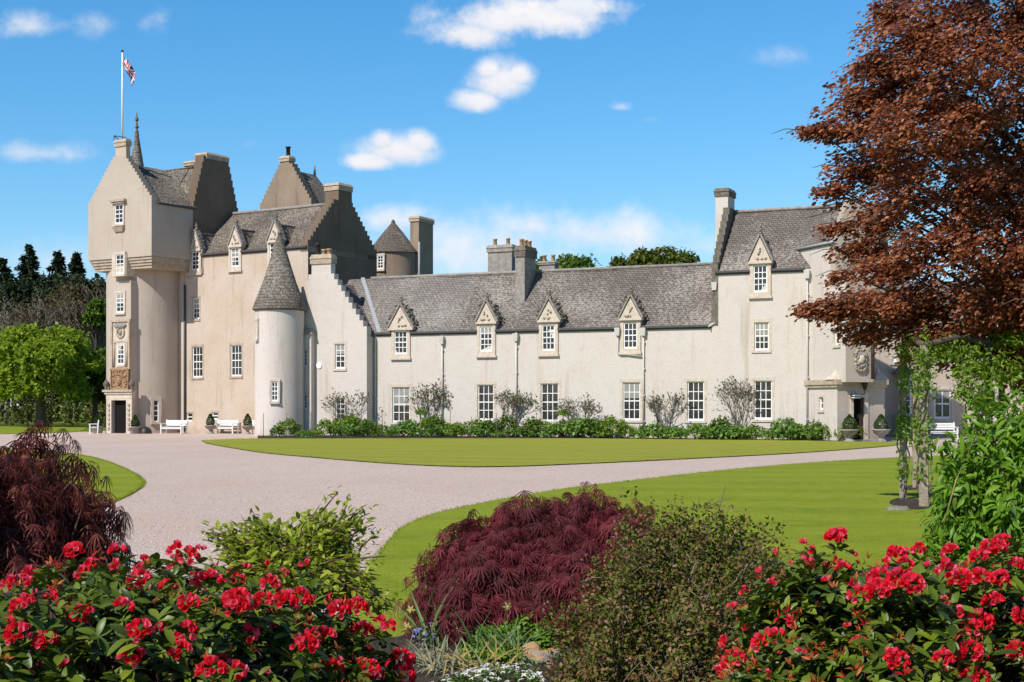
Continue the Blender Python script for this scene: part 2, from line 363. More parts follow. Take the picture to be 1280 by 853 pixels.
def holed_wall(mb, fr, v, u0, u1, z0, z1, holes, mat, depth=.2):
    us = sorted({u0, u1, *[h[0] for h in holes], *[h[1] for h in holes]}); zs = sorted({z0, z1, *[h[2] for h in holes], *[h[3] for h in holes]})
    us = [u for u in us if u0 <= u <= u1]; zs = [z for z in zs if z0 <= z <= z1]
    for a, b in zip(us, us[1:]):
        for c, d in zip(zs, zs[1:]):
            m, k = (a + b) / 2, (c + d) / 2
            if any(h[0] < m < h[1] and h[2] < k < h[3] for h in holes): continue
            mb.poly([fr.W(a, v, c), fr.W(b, v, c), fr.W(b, v, d), fr.W(a, v, d)], mat)
    for a, b, c, d in holes:
        w = v + depth
        for q in ([(a, v, c), (a, w, c), (a, w, d), (a, v, d)], [(b, w, c), (b, v, c), (b, v, d), (b, w, d)], [(a, v, d), (a, w, d), (b, w, d), (b, v, d)], [(a, w, c), (a, v, c), (b, v, c), (b, w, c)]):
            mb.poly([fr.W(*p) for p in q], mat)
def rect_block(mb, fr, u0, u1, v0, v1, z0, z1, mat, holes=(), top=True):
    holed_wall(mb, fr, v0, u0, u1, z0, z1, list(holes), mat); W = fr.W
    mb.poly([W(u1, v0, z0), W(u1, v1, z0), W(u1, v1, z1), W(u1, v0, z1)], mat); mb.poly([W(u0, v1, z0), W(u0, v0, z0), W(u0, v0, z1), W(u0, v1, z1)], mat)
    mb.poly([W(u1, v1, z0), W(u0, v1, z0), W(u0, v1, z1), W(u1, v1, z1)], mat)
    if top: mb.poly([W(u0, v0, z1), W(u1, v0, z1), W(u1, v1, z1), W(u0, v1, z1)], mat)
def crow(a0, a1, ze, zr, n, wcap, proud=.16):
    m = (a0 + a1) / 2; st = (m - wcap / 2 - a0) / n; L = []
    for i in range(n):
        z = ze + (i + 1) * (zr - ze) / n + proud; zp = ze + i * (zr - ze) / n + (proud if i else -.05)
        x = a0 + i * st; L += [(x, zp), (x, z)]
    R = [(a0 + a1 - x, z) for x, z in L[::-1]]
    return L + R
def crow_gable_v(mb, fr, v0, th, u0, u1, zb, ze, zr, n, wcap, mat):          # gable facing the viewer
    o = [(u0, zb)] + crow(u0, u1, ze, zr, n, wcap) + [(u1, zb)]; o = o[::-1]
    mb.extrude([fr.W(a, v0, z) for a, z in o][::-1], [fr.W(a, v0 + th, z) for a, z in o][::-1], mat)
def crow_gable_u(mb, fr, u1, th, v0, v1, zb, ze, zr, n, wcap, mat):          # gable in the side plane u = u1
    o = [(v0, zb)] + crow(v0, v1, ze, zr, n, wcap) + [(v1, zb)]
    mb.extrude([fr.W(u1, a, z) for a, z in o][::-1], [fr.W(u1 - th, a, z) for a, z in o][::-1], mat)
def roof_u(mb, fr, u0, u1, v0, v1, ze, zr, mat, vm=None, th=.14, n=(30, 10), amp=.03, ur=None):
    vm = (v0 + v1) / 2 if vm is None else vm; W = fr.W; r0, r1 = ur or (u0, u1)
    mb.slab(W(u0, v0, ze), W(u1, v0, ze), W(r1, vm, zr), W(r0, vm, zr), th, mat, n, amp)
    mb.slab(W(u1, v1, ze), W(u0, v1, ze), W(r0, vm, zr), W(r1, vm, zr), th, mat, n, amp)
def roof_v(mb, fr, u0, u1, v0, v1, ze, zr, mat, th=.14, n=(16, 8), amp=.03):
    um = (u0 + u1) / 2; W = fr.W
    mb.slab(W(u1, v0, ze), W(u1, v1, ze), W(um, v1, zr), W(um, v0, zr), th, mat, n, amp)
    mb.slab(W(u0, v1, ze), W(u0, v0, ze), W(um, v0, zr), W(um, v1, zr), th, mat, n, amp)
# ------------------------------------------------------------------ the castle
A = Frame(33.0, Vector(((150 - 640) / F * 98.5, 98.5)))       # entrance tower and main block
Wf = Frame(24.5, Vector((0, 85.0)))                            # long wing and end house
castle = thing('castle', 'cream harled castle with round entrance tower, crow-stepped gables and long slate-roofed wing', 'castle', Wf.W(Wf.u(640), 3, 0))
def part(name, mb, parent=None, label=None):
    o = mb.build(name, parent or castle)
    if label: o['label'] = label
    return o

WN = [0]
def window(fr, v, rect, cols=3, rows=4, d=.09, sur=.13, proud=.02, surround='stone_pale', parent=None, label=None, sill=True, fw=.065, bw=.042):
    ua, ub, za, zb = rect
    f = MB()
    fv0, fv1 = v + d, v + d + .055
    f.box(fr, ua, ua + fw, fv0, fv1, za, zb, 'white'); f.box(fr, ub - fw, ub, fv0, fv1, za, zb, 'white')
    f.box(fr, ua + fw, ub - fw, fv0, fv1, zb - fw, zb, 'white'); f.box(fr, ua + fw, ub - fw, fv0, fv1, za, za + fw * 1.6, 'white')
    i0, i1, k0, k1 = ua + fw, ub - fw, za + fw * 1.6, zb - fw
    for c in range(1, cols):
        u = i0 + (i1 - i0) * c / cols; f.box(fr, u - bw / 2, u + bw / 2, fv0 + .012, fv1 - .004, k0, k1, 'white')
    for r in range(1, rows):
        z = k0 + (k1 - k0) * r / rows; h = bw * (1.5 if rows % 2 == 0 and r == rows // 2 else 1)
        f.box(fr, i0, i1, fv0 + .005, fv1 - .008, z - h / 2, z + h / 2, 'white')
    w = part('window', f, parent, label)
    p = MB(); g = v + d + .035; tl = random.Random(int(abs(ua * 53 + za * 17))); t1, t2, t3 = (tl.uniform(-.012, .012) for _ in range(3)); p.poly([fr.W(i0, g + t1, k0), fr.W(i1, g + t2, k0), fr.W(i1, g + t3, k1), fr.W(i0, g + t3 + t1 - t2, k1)], 'glass'); p.build('pane', w)
    WN[0] += 1
    if WN[0] % 3 == 0 and cols >= 2:
        bl = MB(); q = (.3, .55, .42)[WN[0] % 9 // 3] * (k1 - k0); g2 = g - .018
        bl.poly([fr.W(i0 + .01, g2, k1 - q), fr.W(i1 - .01, g2, k1 - q), fr.W(i1 - .01, g2, k1), fr.W(i0 + .01, g2, k1)], 'blind'); bl.build('blind', w)
    if surround:
        s = MB(); b = v + max(.0, d) + .03
        # stones of the jamb vary a little in width
        rnd = random.Random(int(abs(ua * 97 + za * 31)))
        n = max(2, int((zb - za) / .38))
        for side in (0, 1):
            for i in range(n):
                a0, a1 = za + (zb - za) * i / n, za + (zb - za) * (i + 1) / n; q = sur * rnd.uniform(.8, 1.25)
                if side == 0: s.box(fr, ua - q, ua - .002, v - proud, b, a0 + .004, a1 - .004, surround)
                else: s.box(fr, ub + .002, ub + q, v - proud, b, a0 + .004, a1 - .004, surround)
        s.box(fr, ua - sur * 1.15, ub + sur * 1.15, v - proud - .004, b, zb + .002, zb + sur * 1.25, surround)
        if sill: s.box(fr, ua - sur, ub + sur, v - proud - .05, b, za - .14, za - .002, surround)
        s.build('surround', w)
    return w
def chimney(fr, pl, pm, pr, ytop, ycap, v0, zb, mat='harl_dark', pots=0, capm='stone', label=None, px_side=True):
    """Front face pl..pm, side face pm..pr, foot at zb; ycap: underside of the cope."""
    u0, u1 = fr.u(pl, v0), fr.u(pm, v0); v1 = max(v0 + .5, fr.vat(pr, u1)); zt = fr.z((pl + pm) / 2, ytop, v0); zc = fr.z((pl + pm) / 2, ycap, v0)
    m = MB(); m.box(fr, u0 + .07, u1 - .07, v0 + .07, v1 - .07, zb, zc, mat)
    hc = (zt - zc)
    m.box(fr, u0, u1, v0, v1, zc, zc + hc * .55, capm); m.frustum(fr, u0 - .04, u1 + .04, v0 - .04, v1 + .04, zc + hc * .55, zt, .1, capm)
    c = part('chimney', m, None, label)
    for i in range(pots):
        t = (i + .5) / pots; p = MB(); q = fr.W((u0 + u1) / 2, v0 + (v1 - v0) * t, zt) if v1 - v0 > u1 - u0 else fr.W(u0 + (u1 - u0) * t, (v0 + v1) / 2, zt)
        p.lathe(q, [(.13, -.02), (.11, .32), (.14, .34), (.14, .42), (.09, .42)], 10, 'pot'); p.build('chimney_pot', c)
    return c, (u0, u1, v0, v1, zt)
def carve(mb, fr, u, v, z, w, h, n, mat, seed, deep=.07):
    r = random.Random(seed)
    for i in range(n):
        a, b = r.uniform(-.5, .5) * w, r.uniform(-.5, .5) * h; q = r.uniform(.05, .11)
        mb.blob(fr.W(u + a, v, z + b), q, mat, i + seed, .35, 7, 5, (1, .8, 1))
def dormer(fr, v, wrect, ped, slope, ze, fancy=0, seed=1, cols=3, rows=4, back='slate'):
    """Wall-head dormer: window rect (px), pediment (px left, apex x, right, apex y, base y)."""
    ua, ub, za, zb = fr.rect(wrect, v); pl, pa, pr, ya, yb = ped
    p0, p1 = fr.u(pl, v - .1), fr.u(pr, v - .1); zp = fr.z(pa, yb, v - .1); zt = fr.z(pa, ya, v - .1); um = (p0 + p1) / 2
    zb = min(zb, zp - .12)
    s0, s1 = ua - .2, ub + .2; vb = v + (zp - ze) / slope + .4
    m = MB(); f = v - .085
    holed_wall(m, fr, f, s0, s1, za - .22, zp, [(ua, ub, za, zb)], 'stone_pale', .09)
    W = fr.W
    for u, fl in ((s0, 0), (s1, 1)):
        q = [W(u, f, za - .22), W(u, vb, za - .22), W(u, vb, zp), W(u, f, zp)]; m.poly(q[::-1] if fl == 0 else q, 'stone_pale')
    m.poly([W(s0, f, za - .22), W(s0, v, za - .22), W(s1, v, za - .22), W(s1, f, za - .22)], 'stone_pale')
    m.box(fr, s0 - .06, s1 + .06, f - .06, v - .002, za - .34, za - .222, 'stone_pale')
    d = part('dormer', m)
    window(fr, v - .085, (ua, ub, za, zb), cols, rows, .045, 0, surround=None, parent=d)
    pm = MB()
    tri = [(p0, zp), (p1, zp), (um, zt)]
    pm.extrude([W(a, f - .08, z) for a, z in tri], [W(a, v + .2, z) for a, z in tri], 'stone_pale')
    for a, b in (((p0 - .07, zp), (um, zt + .14)), ((um, zt + .14), (p1 + .07, zp))):          # raking moulding
        da = Vector((b[0] - a[0], b[1] - a[1])).normalized(); nn = Vector((-da.y, da.x)) * .09
        q = [(a[0], a[1]), (b[0], b[1]), (b[0] + nn.x, b[1] + nn.y), (a[0] + nn.x, a[1] + nn.y)]
        pm.extrude([W(x, f - .13, z) for x, z in q], [W(x, v + .25, z) for x, z in q], 'stone_grey')
    pm.box(fr, p0 - .06, p1 + .06, f - .12, v + .2, zp - .12, zp - .002, 'stone_pale')
    r = random.Random(seed * 11 + 3); h = zt - zp
    for k in range(9):                                                                        # letters, date and emblem in relief
        a = um + (r.random() - .5) * .62 * (p1 - p0) * (.9 if k < 6 else .35); z = zp + h * (.1 + .03 * r.random() if k < 6 else .32 + .1 * (k - 6))
        pm.blob(W(a, f - .085, z), .06 + .025 * r.random(), 'stone' if k < 6 else 'stone_grey', k + seed, .3, 7, 5)
    pm.build('pediment', d)
    fin = MB()
    if fancy:
        for sgn in (-1, 1):
            for k in range(5):
                t = .12 + k * .2; a = um + sgn * (1 - t) * (p1 - p0) / 2 + sgn * .12; z = zp + h * t + .1
                q = r.uniform(.09, .16) * fancy
                fin.blob(W(a + sgn * r.uniform(0, .14), v + r.uniform(-.1, .1), z), q, 'stone_dark', seed + k, .7, 8, 6, (1.05, .7, 1.0))
                fin.blob(W(a + sgn * r.uniform(.1, .25), v + r.uniform(-.1, .1), z + .1), q * .6, 'stone_dark', seed + k + 9, .7, 7, 5)
    fin.tube([W(um, v, zt + .05), W(um, v, zt + .35), W(um, v, zt + .6)], [.1, .06, .035], 'stone_dark', 7)
    for k, (z, q) in enumerate(((.2, .13), (.4, .1), (.58, .07))): fin.blob(W(um, v, zt + z), q, 'stone_dark', seed + k, .4, 8, 6)
    if fancy:
        fin.box(fr, um - .15, um + .15, v - .05, v + .05, zt + .42, zt + .5, 'stone_dark')
    fin.build('finial', d)
    rf = MB(); vr = v + (zt - ze) / slope + .3
    rf.slab(W(p1 + .05, v + .2, zp), W(p1 + .05, v + (zp - ze) / slope + .2, zp), W(um, vr, zt), W(um, v + .2, zt), .08, back, (4, 4), .01)
    rf.slab(W(p0 - .05, v + (zp - ze) / slope + .2, zp), W(p0 - .05, v + .2, zp), W(um, v + .2, zt), W(um, vr, zt), .08, back, (4, 4), .01)
    rf.build('dormer_roof', d)
    return s0, s1
def gutter(fr, v, z, spans):
    for a, b in spans:
        m = MB(); m.box(fr, a, b, v - .17, v - .03, z - .1, z + .02, 'gutter'); m.box(fr, a, b, v - .0301, v + .02, z - .2, z - .02, 'gutter')
        part('gutter', m)
def pipe(fr, v, px, ytop, ybot, mat='pipe', hopper=True, px2=None, y2=None):
    u = fr.u(px, v); zt, zb = fr.z(px, ytop, v), max(.1, fr.z(px, ybot, v)); m = MB(); o = v - .09
    m.tube([fr.W(u, o, zt), fr.W(u, o, zb)], .05, mat, 8)
    if hopper: m.frustum(fr, u - .12, u + .12, v - .24, v, zt - .5, zt - .05, -.04, mat)
    for k in range(4):
        z = zb + (zt - zb) * (.1 + .25 * k); m.box(fr, u - .09, u + .09, v - .13, v, z - .03, z + .03, mat)
    part('drainpipe', m)

# ---- entrance tower: round lower stage, corbelled square cap house
VU = -.4
tc_u = A.u(179, 2.3); R_T = 47.0 / F * A.D(179, 2.3); tcu = A.W(tc_u, R_T - .14, 0)
uL, uR = A.u(110.5, VU), A.u(189.5, VU)
vM = A.vat(240.5, uR)                                  # facade plane of the main block
zc0, zc1 = A.z(150, 337, VU), A.z(150, 323, VU)
zTe = A.z(150, 256, VU); uA = (uL + uR) / 2; vB = A.vat(297, uR)
aD = math.atan2(-A.c, -A.s); m = MB(); m.lathe(tcu, [(R_T + .05, 0), (R_T, .5), (R_T, 2.6)], 60, 'harl_tower', True, aD + .3, aD + 2 * math.pi - .3, False); m.lathe(tcu, [(R_T, 2.6), (R_T, zc1 - .3)], 64, 'harl_tower'); part('tower_wall', m, None, 'round lower stage of the entrance tower')
m = MB()
rect_block(m, A, uL, uR, VU, vM + .4, zc1, zTe, 'harl_tower', [])
rect_block(m, A, tc_u - 2.2, tc_u + 1.9, 2.4, vM + 3, 0, zc1, 'harl_tower', [])
part('tower_wall', m, None, 'square corbelled cap house of the entrance tower')
m = MB()
for i in range(4):
    t = i / 4; k = .12 + .3 * (1 - t)
    m.box(A, uL + k - .12, uR - k + .12, VU + k - .12, vM, zc0 + (zc1 - zc0) * t, zc0 + (zc1 - zc0) * (t + .25), 'stone')
part('corbel', m)
zTr = A.z(152, 196, VU) - .1
m = MB(); crow_gable_v(m, A, VU - .003, .55, uL, uR, zTe - .02, zTe, zTr, 13, .95, 'harl_tower'); part('gable', m)
ug2 = A.u(237, 0); m = MB(); roof_v(m, A, uL - .1, uR + .12, VU + .54, vM + .5, zTe + .02, zTr - .25, 'slate_old', n=(18, 10)); part('roof', m)
# string of stone courses below the cap house eave
m = MB(); m.box(A, uR - .02, uR + .13, VU + .5, vM, zTe - .14, zTe - .02, 'gutter'); part('gutter', m)
_, ct = chimney(A, 142.5, 157.5, 164.5, 174, 183, VU - .02, zTr - 1.4, 'harl_old')
m = MB()                                                # iron rail on the tower chimney
for a, b in (((ct[0], ct[2]), (ct[1], ct[2])), ((ct[0], ct[2]), (ct[0], ct[3]))):
    m.tube([A.W(a[0], a[1], ct[4] + .28), A.W(b[0], b[1], ct[4] + .05)], .03, 'black', 5)
m.tube([A.W(ct[0], ct[2], ct[4]), A.W(ct[0], ct[2], ct[4] + .3)], .03, 'black', 5); part('railing', m)
# conical cap with tall stone finial behind the ridge
sp = A.W(A.u(171, 3.2), 3.2, A.z(171, 212, 3.2)); s = A.D(171, 3.2) / F
m = MB(); m.lathe(sp, [(9.5 * s, -1.2), (9.5 * s, 0), (2.6 * s, 42 * s), (2.9 * s, 44 * s), (1.7 * s, 46 * s), (1.2 * s, 50 * s), (2.3 * s, 53 * s), (1.0 * s, 57 * s), (1.3 * s, 61 * s), (2.0 * s, 64 * s), (.8 * s, 67 * s), (.5 * s, 71 * s)], 16, 'slate_turret')
for k, (h, q) in enumerate(((47, 1.9), (53, 2.1), (62, 1.8))):
    for a in range(4): m.blob(sp + Vector((math.cos(a * 1.57) * 1.6 * s, math.sin(a * 1.57) * 1.6 * s, h * s)), q * s * .6, 'stone_dark', a + k, .5, 6, 5)
part('cap_roof', m)
# the dark gable behind the tower, facing sideways
zGe = A.z(243, 262, vM); zGr = A.z(270, 200, (vM + vB) / 2)
m = MB(); crow_gable_u(m, A, uR + .05, .8, vM + .06, vB, 8, zGe, zGr, 8, 2.2, 'harl_gable_shade'); part('gable', m)
m = MB(); roof_u(m, A, uR - 5.5, uR - .6, vM - .2, vB - .1, zGe, zGr - .3, 'slate_old', n=(12, 10)); part('roof', m)
m = MB(); rect_block(m, A, uR - 5.5, uR - .7, vM - .1, vB - .1, 0, zGe - .1, 'harl_old'); part('wall', m)
gu0, gu1 = A.u(249, vM + .6), uR + .07
gv0, gv1 = A.vat(258, gu1), A.vat(286, gu1); zct = A.z(258, 190, gv0)
m = MB(); m.box(A, gu1 - 1.15, gu1 - .01, gv0 + .04, gv1 - .04, zGr - 2.5, zct - .45, 'harl_gable_shade'); m.box(A, gu1 - 1.2, gu1 + .04, gv0, gv1, zct - .45, zct - .15, 'stone'); m.frustum(A, gu1 - 1.24, gu1 + .06, gv0 - .03, gv1 + .03, zct - .15, zct, .1, 'stone'); part('chimney', m)
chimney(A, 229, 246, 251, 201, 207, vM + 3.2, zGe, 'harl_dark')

# tower windows
def holeless(fr, v, r, c, rw, **k): return window(fr, v, fr.rect(r, v), c, rw, -.035, k.pop('sur', .13), .07, **k)
holeless(A, VU, (144.5, 256, 154.5, 280), 2, 4, label='gable window with moulded hood and sill')
m = MB(); u0, u1 = A.u(142, VU), A.u(157, VU); z = A.z(150, 252.5, VU); zs = A.z(150, 284, VU)
m.box(A, u0 - .12, u1 + .12, VU - .28, VU + .05, z, z + .14, 'stone'); m.box(A, u0, u1, VU - .2, VU + .05, z - .12, z - .002, 'stone'); part('hood_mould', m); m = MB(); m.frustum(A, u0 + .2, u1 - .2, VU - .1, VU + .05, zs - .32, zs, -.14, 'stone'); part('sill', m)
m = MB(); ux, uy, zx, zy = A.rect((140.5, 314, 158.5, 346), VU - .05)
m.box(A, ux, uy, VU - .1, VU + 1.2, zx, zc1 + .35, 'stone_pale'); part('window_bay', m)
holeless(A, VU - .1, (145.5, 318, 155.5, 343), 2, 4)
# flat-faced strip with the door, carved panels and windows
VF = -.28
m = MB(); r = A.rect((134.5, 346, 162.5, 545), VF); dH = A.rect((140.5, 500.5, 159, 545), VF); dH = (dH[0], dH[1], 0.001, dH[3])
rect_block(m, A, r[0], r[1], VF + .08, 1.6, 0, r[3] - .3, 'harl_tower', [dH]); part('tower_wall', m, None, 'shallow pilaster strip above the entrance door')
holeless(A, VF + .08, (146, 367, 155.5, 391), 2, 4)
# carved armorial frame
m = MB(); fr0 = A.rect((139.5, 402.5, 163, 459.5), VF); a, b, z0, z1 = fr0
for q in ((a, a + .16, z0, z1), (b - .16, b, z0, z1), (a - .06, b + .06, z1, z1 + .16), (a, b, z0 - .14, z0)): m.box(A, q[0], q[1], VF - .1, VF + .1, q[2], q[3], 'stone')
zm = z0 + (z1 - z0) * .36 + .55
m.box(A, a + .162, b - .162, VF - .01, VF + .1, z0, z1, 'stone_pale')
m.box(A, a + .162, b - .162, VF - .07, VF, zm + .02, zm + .14, 'stone')
c = A.W((a + b) / 2, VF - .03, zm + .72); rg = MB()
for k in range(20):
    t = 2 * math.pi * k / 20; m.blob(c + A.W(0, 0, 0) * 0 + Vector((A.c * math.cos(t) * .36, -A.s * math.cos(t) * .36, math.sin(t) * .36)), .085, 'stone', k, .2, 6, 5)
m.blob(c, .2, 'stone_grey', 4, .3, 8, 6, (1, .5, 1))
for k in range(7): m.blob(A.W(a + (b - a) * (.25 + .5 * k / 6), VF - .05, z1 - .22 - .1 * (k % 2)), .13, 'stone_grey', k, .5, 7, 5)
for sx in (a + .3, b - .3):
    m.tube([A.W(sx, VF - .05, z0), A.W(sx, VF - .05, zm)], .08, 'stone', 8)
part('carved_panel', m, None, 'tall moulded frame with roundel over the door')
window(A, VF - .01, A.rect((147.5, 431, 156, 456), VF), 2, 4, -.05, .1, .06, surround='stone_pale')
m = MB(); a, b, z0, z1 = A.rect((139.5, 461.5, 162, 486.5), VF)
m.box(A, a, b, VF - .05, VF + .1, z0, z1, 'stone_warm')
for q in ((a, a + .1, z0, z1), (b - .1, b, z0, z1), (a, b, z1 - .1, z1 + .04), (a, b, z0 - .05, z0 + .08)): m.box(A, q[0], q[1], VF - .13, VF, q[2], q[3], 'stone_warm')
carve(m, A, (a + b) / 2, VF - .07, (z0 + z1) / 2, (b - a) * .8, (z1 - z0) * .8, 60, 'stone_warm', 5)
m.blob(A.W((a + b) / 2, VF - .08, (z0 + z1) / 2 - .1), .27, 'stone_warm', 3, .15, 10, 8, (.85, .5, 1.15))
part('heraldic_panel', m, None, 'orange sandstone coat of arms')
m = MB(); a, b, z0, z1 = A.rect((133, 487.5, 167.5, 495), VF)
m.box(A, a - .1, b + .1, VF - .3, VF + .2, z1 - .14, z1, 'stone'); m.box(A, a, b, VF - .2, VF + .2, z1 - .3, z1 - .142, 'stone_pale'); m.box(A, a + .1, b - .1, VF - .12, VF + .2, z0 - .2, z1 - .302, 'stone_pale')
for sx in (a + .1, b - .1):
    m.lathe(A.W(sx, VF - .1, z1), [(.16, 0), (.08, .12), (.2, .3), (.22, .45), (.1, .6), (.03, .75)], 10, 'stone_dark')
da, db, dz0, dz1 = A.rect((140.5, 500.5, 159, 545), VF)
lo, hi = A.u(134.5, VF), A.u(166, VF)
for x0, x1 in ((lo, da), (db, hi)):
    m.box(A, x0, x1, VF - .1, VF + .07, 0, z0 - .2, 'stone_pale')
    for k in range(6):
        z = .25 + k * .32; m.box(A, (x0 + x1) / 2 - .1, (x0 + x1) / 2 + .1, VF - .17, VF - .1, z, z + .17, 'stone')
m.box(A, da, db, VF - .1, VF + .07, dz1, z0 - .2, 'stone_pale'); part('doorcase', m, None, 'stone doorcase with cornice and urn finials')
m = MB(); m.box(A, da + .003, db - .003, VF + .22, VF + .5, .02, dz1 - .003, 'dark'); m.box(A, db - .16, db - .01, VF + .06, VF + .215, .02, dz1 - .05, 'wood_dark'); part('door', m, None, 'open dark entrance doorway of the tower')
# slit beside the door on the curve
T1 = Frame(10, A.W(A.u(190, 0), 0, 0).xy.to_3d()); ang = math.asin(15.5 / 47); 
pv = tcu - Vector((0, 0, 0)); vd = Vector((pv.x, pv.y, 0)).normalized(); sd = Vector((vd.y, -vd.x, 0))
pw = pv + sd * math.sin(ang) * R_T - vd * math.cos(ang) * R_T; nrm = (pw - pv).normalized(); th = math.degrees(math.atan2(-nrm.x, -nrm.y))
T1 = Frame(th, pw); u_ = T1.u(194.5); zl, zh = T1.z(194.5, 528), T1.z(194.5, 500)
window(T1, 0, (u_ - .2, u_ + .2, zl, zh), 1, 4, -.04, .16, .09)

# ---- main block
uM1 = A.u(385, vM); vMb = A.vat(471, uM1); vMm = (vM + vMb) / 2
zMe = A.z(320, 313.5, vM); zMr = A.z(352, 262, vMm); slM = (zMr - zMe) / (vMm - vM)
mh = [A.rect(r, vM) for r in ((241, 373, 249, 399), (240.5, 433.5, 253, 472), (288.5, 431.5, 302, 470.5), (233.5, 516.5, 240.5, 527), (265, 515.5, 272.5, 525))]
m = MB(); rect_block(m, A, uR - 1.5, uM1, vM, vMb, 0, zMe, 'harl_old', mh, top=False); part('wall', m, None, 'warm harled front of the main block')
m = MB(); m.box(A, uM1 - .1, uM1 - .004 + .006, vM + .01, vMb - .01, 0, zMe - .31, 'harl_gable_shade'); part('side_wall', m, None, 'weathered side wall of the main block, colour darkened to deepen its shade')
for i, r in enumerate(mh):
    if i < 3: window(A, vM, r, (2, 3, 3)[i], 4, .06, .12, .012, surround='stone')
    else: window(A, vM, r, 1, 2, .06, .1, .01, surround='stone', sill=False)
m = MB(); roof_u(m, A, uR - 3, uM1 - .5, vM + .03, vMb, zMe + .02, zMr, 'slate_old', n=(44, 12)); part('roof', m)
m = MB(); m.tube([A.W(uR, vMm, zMr + .03), A.W(uM1 - .6, vMm, zMr + .03)], .13, 'stone_grey', 6); part('ridge', m)
m = MB(); crow_gable_u(m, A, uM1, .62, vM - .02, vMb, zMe - .3, zMe, zMr, 11, 1.5, 'harl_gable_shade'); part('gable', m)
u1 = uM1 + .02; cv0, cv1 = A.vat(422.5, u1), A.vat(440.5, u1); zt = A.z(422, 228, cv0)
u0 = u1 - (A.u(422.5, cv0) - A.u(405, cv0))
m = MB(); m.box(A, u0 + .05, u1, cv0 + .05, cv1 - .05, zMr - 2, zt - .5, 'harl_gable_shade'); m.box(A, u0, u1 + .05, cv0, cv1, zt - .5, zt - .18, 'stone'); m.frustum(A, u0 - .05, u1 + .1, cv0 - .05, cv1 + .05, zt - .18, zt, .12, 'stone'); part('chimney', m)
sp1 = []
for wr, pd, sd_ in (((240.5, 315, 249.5, 338), (238, 244, 250.5, 290, 312), 21), ((289.5, 310, 299.5, 334), (287, 294.5, 302, 285, 307), 22), ((338, 303, 347.5, 328), (335.5, 344, 352, 279, 301), 23)):
    sp1.append(dormer(A, vM, wr, pd, slM, zMe, .55, sd_, 2, 4, 'slate_old'))
e = [uR + .1] + [x for s_ in sp1 for x in s_] + [uM1 - .05]
gutter(A, vM, zMe + .05, [(e[i], e[i + 1]) for i in range(0, len(e), 2) if e[i + 1] > e[i]])
m = MB(); ua = A.u(229, vM); m.tube([A.W(A.u(236, vM), vM - .1, A.z(236, 347, vM)), A.W(A.u(254, vM), vM - .1, A.z(254, 341, vM)), A.W(A.u(254, vM), vM - .1, A.z(254, 312, vM))], .06, 'pipe', 7)
m.tube([A.W(A.u(231, vM) + .1, vM - .12, zMe - 2), A.W(A.u(231, vM) + .1, vM - .12, .1)], .07, 'gutter', 7); part('drainpipe', m)
# ---- rear gable with chimney
vR0 = vM + 9.0
u0, u1 = A.u(325, vR0), A.u(389, vR0); ze, zr = A.z(352, 259, vR0), A.z(357, 208, vR0)
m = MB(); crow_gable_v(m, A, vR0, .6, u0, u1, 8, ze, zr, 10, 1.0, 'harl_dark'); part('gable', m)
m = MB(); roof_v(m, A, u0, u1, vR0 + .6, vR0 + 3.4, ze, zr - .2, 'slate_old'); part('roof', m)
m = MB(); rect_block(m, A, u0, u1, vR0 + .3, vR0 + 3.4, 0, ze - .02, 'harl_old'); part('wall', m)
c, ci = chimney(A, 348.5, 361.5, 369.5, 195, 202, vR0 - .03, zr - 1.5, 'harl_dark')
p = MB(); p.lathe(A.W((ci[0] + ci[1]) / 2 + .1, (ci[2] + ci[3]) / 2, ci[4]), [(.16, 0), (.15, .62), (.2, .62), (.2, .72), (.1, .72)], 10, 'black'); p.build('chimney_pot', c)
m = MB(); um = (u0 + u1) / 2; m.tube([A.W(um, vR0 + 3.3, zr - .2), A.W(um, vR0 + 3.3, zr + .5)], [.12, .04], 'stone_dark', 6); part('finial', m)
# ---- round rear turret
ce = at(491.5, HY, 104); s = 104 / F; ze = CH + (HY - 317) * s
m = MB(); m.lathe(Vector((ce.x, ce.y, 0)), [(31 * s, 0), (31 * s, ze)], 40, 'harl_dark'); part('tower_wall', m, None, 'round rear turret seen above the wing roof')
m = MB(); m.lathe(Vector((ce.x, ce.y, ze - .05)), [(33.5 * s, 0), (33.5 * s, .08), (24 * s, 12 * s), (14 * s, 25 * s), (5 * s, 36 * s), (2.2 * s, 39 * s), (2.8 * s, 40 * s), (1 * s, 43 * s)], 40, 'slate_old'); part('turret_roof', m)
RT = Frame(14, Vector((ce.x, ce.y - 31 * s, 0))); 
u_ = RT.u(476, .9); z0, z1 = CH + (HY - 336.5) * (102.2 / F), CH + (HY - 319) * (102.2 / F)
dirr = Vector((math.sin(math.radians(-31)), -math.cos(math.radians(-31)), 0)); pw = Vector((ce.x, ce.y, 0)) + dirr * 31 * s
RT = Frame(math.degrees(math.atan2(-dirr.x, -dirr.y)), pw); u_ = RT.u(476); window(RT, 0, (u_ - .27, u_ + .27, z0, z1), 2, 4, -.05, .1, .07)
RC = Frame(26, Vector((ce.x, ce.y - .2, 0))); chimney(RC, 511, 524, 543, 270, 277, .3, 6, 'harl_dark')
m = MB(); q = at(524, 345, 102.3); m.tube([Vector((q.x, q.y, 9)), Vector((q.x, q.y, CH + (HY - 302) * 102 / F))], .08, 'lead', 7); part('drainpipe', m)

